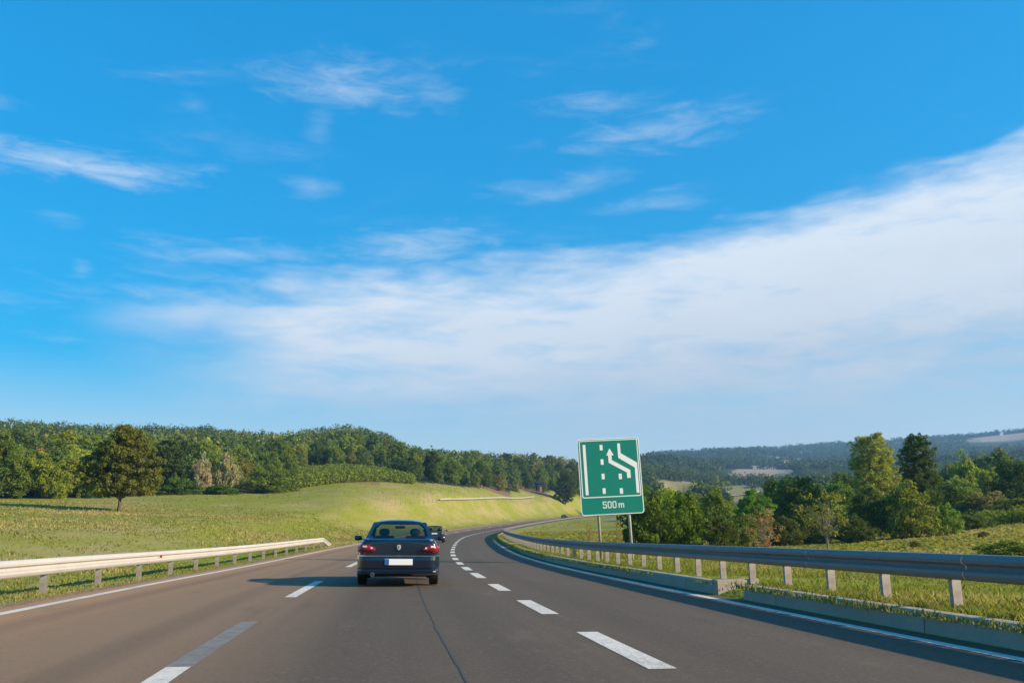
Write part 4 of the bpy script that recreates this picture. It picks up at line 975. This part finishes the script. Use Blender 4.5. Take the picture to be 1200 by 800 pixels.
# --- the wooded hills as one mass each
def mass(name, pts, hs, ws, cols, nl, leaf, seed):
    g_ = np.random.default_rng(seed); n = len(pts)
    ci = np.repeat(np.arange(n), nl); d = g_.normal(size=(len(ci), 3)); d /= np.linalg.norm(d, axis=1)[:, None]
    lob = 1 + .28 * np.sin(3 * np.arctan2(d[:, 0], d[:, 1]) + g_.uniform(0, 6, n)[ci]) * np.sin(3 * d[:, 2] + g_.uniform(0, 6, n)[ci])
    rad = g_.uniform(.55, 1, len(ci)) ** .5 * lob
    p = np.asarray(pts)[ci].astype(float); p[:, 0] += d[:, 0] * rad * ws[ci] * .5; p[:, 1] += d[:, 1] * rad * ws[ci] * .5; p[:, 2] += hs[ci] * .55 + d[:, 2] * rad * hs[ci] * .47
    v, q = leaf_quads(p, d, leaf, g_); v = v.astype(np.float32)
    t = np.asarray(cols)[ci] * g_.uniform(.7, 1.3, len(ci))[:, None]
    o = link(name, npmesh(name, v, q, False, t.repeat(4, 0)), None, M['leaf_attr']); return tag(o, kind='stuff')
def scatter_mass(name, label, px0, px1, r0, r1, n, hrange, nl, leaf, seed, keepf=None, cat='wood', dark=1.0):
    g_ = np.random.default_rng(seed); px = g_.uniform(px0, px1, n * 3); r = np.exp(g_.uniform(math.log(r0), math.log(r1), n * 3))
    k = in_wood(px, r) & (r > wood_edge(px) + (105 if px1 < 750 else 0))
    if keepf is not None: k &= keepf(px, r)
    px, r = px[k][:n], r[k][:n]
    dirs = np.array([ray(a, 600) for a in px]); x, y = dirs[:, 0] * r, dirs[:, 1] * r; z = land(x, y)
    h = g_.uniform(*hrange, len(px)); w = h * g_.uniform(.75, 1.15, len(px))
    pal = np.array([G_MID, G_DARK, (.08, .13, .034), (.12, .175, .045), (.07, .11, .03), (.06, .10, .034), (.16, .175, .05), (.045, .078, .03)])
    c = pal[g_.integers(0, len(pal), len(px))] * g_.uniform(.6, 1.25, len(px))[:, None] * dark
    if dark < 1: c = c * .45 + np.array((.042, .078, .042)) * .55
    o = mass(name, np.stack([x, y, z - .4], 1), h, w, c, nl, leaf, seed); tag(o, label, cat); return o
scatter_mass('forest', 'dense dark wood covering the hill on the left', -120, 700, 255, 760, 2900, (7, 11.5), 130, .66, 21)
far_fields = lambda px, r: ~(((px > 846) & (px < 945) & (r > 760) & (r < 1010)) | ((px > 850) & (px < 935) & (r > 980) & (r < 1260)) | ((px > 870) & (px < 970) & (r > 1320) & (r < 1520)) | ((px > 895) & (px < 995) & (r > 1700) & (r < 1880)) | ((px > 1145) & (r > 1900) & (r < 2540)) | ((px > 1105) & (px < 1165) & (r > 2230) & (r < 2380)) | ((px > 920) & (px < 965) & (r > 2230) & (r < 2400)) | ((px > 1000) & (px < 1060) & (r > 890) & (r < 990)))
scatter_mass('forest', 'wood on the middle slopes of the valley at right', 735, 1290, 345, 1000, 2600, (6, 11), 64, .9, 22, far_fields, dark=.85)
scatter_mass('forest', 'hazy blue-green woods on the far hills at right', 700, 1330, 1000, 2750, 5200, (8, 15), 32, 2.2, 23, far_fields, dark=.62)
scatter_mass('forest', 'bushes along the skyline of the far hills at right', 700, 1330, 2560, 2700, 500, (8, 16), 42, 1.9, 24, far_fields, dark=.62)
# --- vineyard rows between meadow and wood
def vineyard():
    g_ = np.random.default_rng(9); P, H_, W_, C = [], [], [], []
    for row in range(11):
        for px in np.arange(322, 484, .9):
            e = float(np.interp(px, [322, 345, 400, 440, 484], [186, 192, 207, 222, 236])); r = e + row * 6.2 * (1 - .75 * sm(px, 430, 484)) + g_.uniform(-.8, .8)
            if row > 8 and px < 345: continue
            d = ray(px, 600); P.append((d[0] * r, d[1] * r, 0)); H_.append(g_.uniform(1.7, 2.8)); W_.append(g_.uniform(1.3, 2.2)); C.append(np.array((.115, .165, .035)) * g_.uniform(.7, 1.25))
    P = np.array(P); P[:, 2] = land(P[:, 0], P[:, 1]) - .2
    tag(mass('vineyard', P, np.array(H_), np.array(W_), np.array(C), 34, .26, 9), 'light green vineyard rows between the meadow and the wood', 'vineyard')
vineyard()
def maize():
    g_ = np.random.default_rng(10); P, H_, W_, C = [], [], [], []
    for row in range(9):
        for px in np.arange(1092, 1300, 1.5):
            r = 109 + row * 4.6 + g_.uniform(-.6, .6) + (1200 - px) * .02; d = ray(px, 600); P.append((d[0] * r, d[1] * r, 0)); H_.append(g_.uniform(1.0, 1.9)); W_.append(.8); C.append(np.array((.145, .20, .04)) * g_.uniform(.75, 1.2))
    P = np.array(P); P[:, 2] = land(P[:, 0], P[:, 1]) - .1
    tag(mass('maize', P, np.array(H_), np.array(W_), np.array(C), 26, .15, 10), 'pale green maize strip at the right below the wood', 'crop')
maize()

# ------------------------------------------------------------------ grass blades on verges and the near meadow
def grass(name, label, n, s0, s1, o0, o1, hmin, hmax, seed, dry=.5, blades=5, power=1.6, wid=.012):
    g_ = np.random.default_rng(seed)
    s = s0 + (s1 - s0) * g_.uniform(0, 1, n) ** power; o = o0 + (o1 - o0) * g_.uniform(0, 1, n) ** (1.35)
    p = rp(s, o); p[:, 2] = land(p[:, 0], p[:, 1], (s, o)) - .02
    dist = np.hypot(p[:, 0], p[:, 1])
    patch = vnoise(p[:, 0], p[:, 1], 4.) + .6 * vnoise(p[:, 0], p[:, 1], 1.3)
    k = (g_.uniform(-1.4, 1.2, n) < patch + .55) & ~(notch(s, o) & (o > 0)); p, patch, dist = p[k], patch[k], dist[k]; n = len(p)
    ci = np.repeat(np.arange(n), blades); m = len(ci); a = g_.uniform(0, 2 * PI, m); h = (g_.uniform(hmin, hmax, n) * (1 + .35 * np.clip(patch, -1, 1)))[ci] * g_.uniform(.6, 1.2, m)
    base = p[ci] + np.stack([g_.normal(0, .06, m), g_.normal(0, .06, m), np.zeros(m)], 1) * (1 + dist[ci] / 25)[:, None]
    lean = g_.uniform(.15, .75, m) * h; w = wid * (1 + dist[ci] / 14)
    t = np.stack([-np.sin(a), np.cos(a), 0 * a], 1) * w[:, None]; dr = np.stack([np.cos(a), np.sin(a), 0 * a], 1)
    mid = base + dr * (lean * .35)[:, None] + np.array([0, 0, 1.]) * (h * .62)[:, None]; tip = base + dr * lean[:, None] + np.array([0, 0, 1.]) * h[:, None]
    v = np.stack([base - t, base + t, mid + t * .8, tip], 1).reshape(-1, 3); q = np.arange(m * 4).reshape(-1, 4)
    dryf = np.clip(dry + .5 * patch + g_.normal(0, .22, n), 0, 1)[ci][:, None]
    c = (np.array((.195, .225, .04)) * (1 - dryf) + np.array((.42, .34, .15)) * dryf) * g_.uniform(.7, 1.3, m)[:, None]
    tag(link(name, npmesh(name, v, q, False, c.repeat(4, 0)), None, M['grass']), label, 'grass', kind='stuff')
grass('grass', 'short grass on the left verge', 26000, -4, 80, O_EL - .75, O_EL - 7, .04, .11, 41, .35, 5, 1.5, .0045)
grass('grass', 'grass of the lower left meadow', 46000, -4, 120, O_EL - 3, O_EL - 70, .07, .17, 45, .40, 4, 1.3, .007)
grass('grass', 'grass between the kerb and the right guardrail', 26000, 0, 110, O_KB + .12, O_GR + .5, .04, .11, 42, .04, 7, 1.3, .0032)
grass('grass', 'rough grass behind the right guardrail', 44000, 0, 90, O_GR + .3, O_GR + 17, .05, .15, 43, .12, 6, 1.4, .0042)
grass('weeds', 'weeds growing at the foot of the kerb', 2200, 4, 95, O_ER - .10, O_ER + .01, .03, .09, 44, .25, 5, 1.2, .006)
def meadow_tufts(name, label, px0, px1, r0, r1, n, size, seed):
    g_ = np.random.default_rng(seed); px = g_.uniform(px0, px1, n); r = np.sqrt(g_.uniform(r0 ** 2, r1 ** 2, n)); k = ~in_wood(px, r) & (r < wood_edge(px) - 1); px, r = px[k], r[k]
    dd = np.array([ray(a_, 605) for a_ in px]); x, y = dd[:, 0] * r, dd[:, 1] * r; s_, o_ = nearest(x, y); k = (o_ < O_EL - 2) | (o_ > O_GR + 2); x, y, r = x[k], y[k], r[k]; n = len(x)
    p = np.stack([x, y, land(x, y, (s_[k], o_[k])) - .03], 1); h = size * g_.uniform(.4, 1.5, n) * (.6 + r / 260) * (1 - .85 * sm(r, .55 * r1, r1)) * (.3 + .7 * sm(r, r0, r0 * 1.4)); w = h * g_.uniform(.5, 1.2, n)
    a_ = g_.uniform(0, 2 * PI, n); t = np.stack([np.cos(a_), np.sin(a_), 0 * a_], 1) * w[:, None]; up = np.stack([g_.normal(0, 1.3, n), g_.normal(0, 1.3, n), np.ones(n)], 1) * h[:, None]
    v = np.stack([p - t, p + t, p + t * .6 + up, p - t * .7 + up * .75], 1).reshape(-1, 3)
    pt = vnoise(x, y, 14.) * .6 + vnoise(x, y, 5.) * .5 + g_.normal(0, .25, n); dry = np.clip(.42 + .45 * pt, 0, 1)[:, None]
    c = (np.array((.215, .24, .032)) * (1 - dry) + np.array((.44, .35, .15)) * dry) * g_.uniform(.9, 1.12, n)[:, None]
    tag(link(name, npmesh(name, v, np.arange(n * 4).reshape(-1, 4), False, c.repeat(4, 0)), None, M['grass']), label, 'grass', kind='stuff')
meadow_tufts('grass', 'tufted grass of the rising left meadow', -60, 700, 40, 400, 100000, .07, 46)
meadow_tufts('grass', 'dry tall grass of the field at right', 590, 1330, 32, 165, 95000, .15, 47)

# ------------------------------------------------------------------ far guardrail across the left meadow
fg_ = empty('guardrail'); tag(fg_, 'far white guardrail crossing the meadow in front of the wood', 'guardrail')
def far_path(t):
    px = 462 + (628 - 462) * t
    y = np.interp(px, [462, 500, 560, 600, 628], [592.3, 589, 586.6, 585, 583.3])
    # where the line of sight through (px, y) meets the land
    r = np.arange(90, 460, 1.); d = ray(px, y); z = land(d[0] * r, d[1] * r); k = np.argmax(z > CAM_H + d[2] * r); rr_ = r[k] if (z > CAM_H + d[2] * r).any() else 320.
    return np.array([d[0] * rr_, d[1] * rr_])
fp = np.array([far_path(t) for t in np.linspace(0, 1, 24)])
for _ in range(3): fp[1:-1] = (fp[:-2] + 2 * fp[1:-1] + fp[2:]) / 4
cum = np.concatenate([[0], np.cumsum(np.hypot(*np.diff(fp, axis=0).T))])
def sff(s):
    x = np.interp(s, cum, fp[:, 0]); y = np.interp(s, cum, fp[:, 1]); x2 = np.interp(s + 2, cum, fp[:, 0]); y2 = np.interp(s + 2, cum, fp[:, 1]); x1 = np.interp(s - 2, cum, fp[:, 0]); y1 = np.interp(s - 2, cum, fp[:, 1])
    return np.array([x, y, float(land([x], [y])[0])]), math.atan2(x2 - x1, y2 - y1)
q = 0.
while q < cum[-1] - 4:
    if q > cum[-1] * .2: beam(fg_, sff, q, q + 3.98, .8, 1, 4., name='beam_section', hgt=1.0)
    g_, h = sff(q + 1); post(fg_, g_, h, .8, 1, 'f', M['steel']); q += 4.

# ------------------------------------------------------------------ far valley: road, lorry, cars, houses, shed
vpts = [wpt(px, r, .25) for px, r in ((846, 430), (862, 470), (880, 530), (900, 610), (925, 700))]
m = MB(); n = len(vpts)
L_, R_ = [], []
for i, p in enumerate(vpts):
    t = (vpts[min(i + 1, n - 1)] - vpts[max(0, i - 1)]).normalized(); a = Vector((t.y, -t.x, 0)).normalized() * 5.5; L_.append(p - a); R_.append(p + a)
m.poly(L_ + R_, [(i, n + i, n + i + 1, i + 1) for i in range(n - 1)]); ao = m.build('valley_road', M['concrete']); tag(ao, kind='structure')
def small_vehicle(px, r, L, W, H, col, label, name='parked_car', cat='car', rz=1.2, group=None):
    p = wpt(px, r, .05); root = empty(name, p, rz); tag(root, label, cat, group)
    if cat == 'lorry':
        MB().box((-W / 2, -L / 2, .9), (W / 2, L * .22, H)).build('cargo_box', col, root, bevel=.04); MB().box((-W / 2, L * .26, .5), (W / 2, L / 2, H * .8)).build('cab', M['paint_white'], root, bevel=.12)
        MB().box((-W / 2 + .1, L / 2 - .02, H * .5), (W / 2 - .1, L / 2 + .01, H * .74)).build('windscreen', M['dark_pane'], root); MB().box((-.5, -L / 2, .55), (.5, L / 2 - .2, .9)).build('chassis', M['plastic'], root)
        for sx in (-1, 1):
            for yy in (-L * .3, L * .36): MB().tube([(sx * (W / 2 - .3), yy, .5), (sx * (W / 2), yy, .5)], .5, 14).build('wheel', M['rubber'], root)
    else:
        MB().loft([[(x * W / 2, y * L / 2, z) for x, y, z in ((-1, -1, .3), (1, -1, .3), (1, 1, .3), (-1, 1, .3))], [(x * W / 2, y * L / 2, .85) for x, y in ((-1, -1), (1, -1), (1, .92), (-1, .92))]]).build('body', col, root, bevel=.08)
        MB().loft([[(x * W * .46, y, .85) for x, y in ((-1, -L * .36), (1, -L * .36), (1, L * .2), (-1, L * .2))], [(x * W * .38, y, 1.42) for x, y in ((-1, -L * .24), (1, -L * .24), (1, L * .05), (-1, L * .05))]]).build('cabin', M['dark_pane'], root, bevel=.04)
        for sx in (-1, 1):
            for yy in (-L * .3, L * .3): MB().tube([(sx * (W / 2 - .2), yy, .31), (sx * (W / 2), yy, .31)], .31, 12).build('wheel', M['rubber'], root)
small_vehicle(850, 520, 5.6, 2.5, 3.4, M['paint_blue'], 'dark blue lorry with white cab in the far valley field', 'lorry', 'lorry', rz=-1.9)
for k, (px, r, c, w_) in enumerate(((877, 640, 'paint_red', 'red'), (885, 645, 'paint_black', 'dark'), (893, 650, 'paint_white', 'white'))):
    small_vehicle(px, r, 4.4, 1.8, 1.5, M[c], ('tiny red car, leftmost of three in the far valley', 'tiny dark car, middle of three in the far valley', 'tiny white car, rightmost of three in the far valley')[k], 'far_car', rz=1.3)
def house(px, r, w, d_, h, label, wall='plaster', rz=.3, roofm='roof'):
    p = wpt(px, r); root = empty('house', p, rz); tag(root, label, 'house')
    MB().box((-w / 2, -d_ / 2, -1.5), (w / 2, d_ / 2, h)).build('wall', M[wall], root)
    MB().poly([(-w / 2 - .4, -d_ / 2 - .4, h + .02), (w / 2 + .4, -d_ / 2 - .4, h + .02), (w / 2 + .4, d_ / 2 + .4, h + .02), (-w / 2 - .4, d_ / 2 + .4, h + .02), (-w / 2 - .4, 0, h + d_ * .38), (w / 2 + .4, 0, h + d_ * .38)],
              [(0, 1, 5, 4), (2, 3, 4, 5), (0, 4, 3), (1, 2, 5), (3, 2, 1, 0)]).build('roof', M[roofm], root)
    for x in (-w * .28, w * .28): MB().box((x - .5, -d_ / 2 - .03, h * .35), (x + .5, -d_ / 2 + .02, h * .35 + 1.2)).build('window', M['dark_pane'], root)
    MB().box((-.5, -d_ / 2 - .04, 0), (.5, -d_ / 2 + .02, 2.1)).build('door', M['brick'], root)
house(925, 1560, 14, 9, 7, 'small white house among trees on the far slope right of the beige field', rz=.2)
house(878, 760, 9, 7, 4, 'low white house just behind the far valley cars', rz=-.3)
house(633.5, 385, 3.0, 3.0, 3.3, 'small dark shed by the bare soil at the meadow edge left of the sign', 'plastic', .2, 'plastic')

# ------------------------------------------------------------------ haze
def haze():
    m, b, out = newmat('haze'); v = b.n('ShaderNodeVolumePrincipled'); v.inputs['Color'].default_value = (.30, .60, 1.0, 1); v.inputs['Density'].default_value = 1.95e-4; v.inputs['Anisotropy'].default_value = .15
    b.t.links.new(v.outputs[0], out.inputs['Volume'])
    o = MB().box((-6300, -6300, -16), (6300, 6300, 345)).build('haze', m); tag(o, 'thin blue summer haze over the valley', 'haze', kind='stuff')
haze()
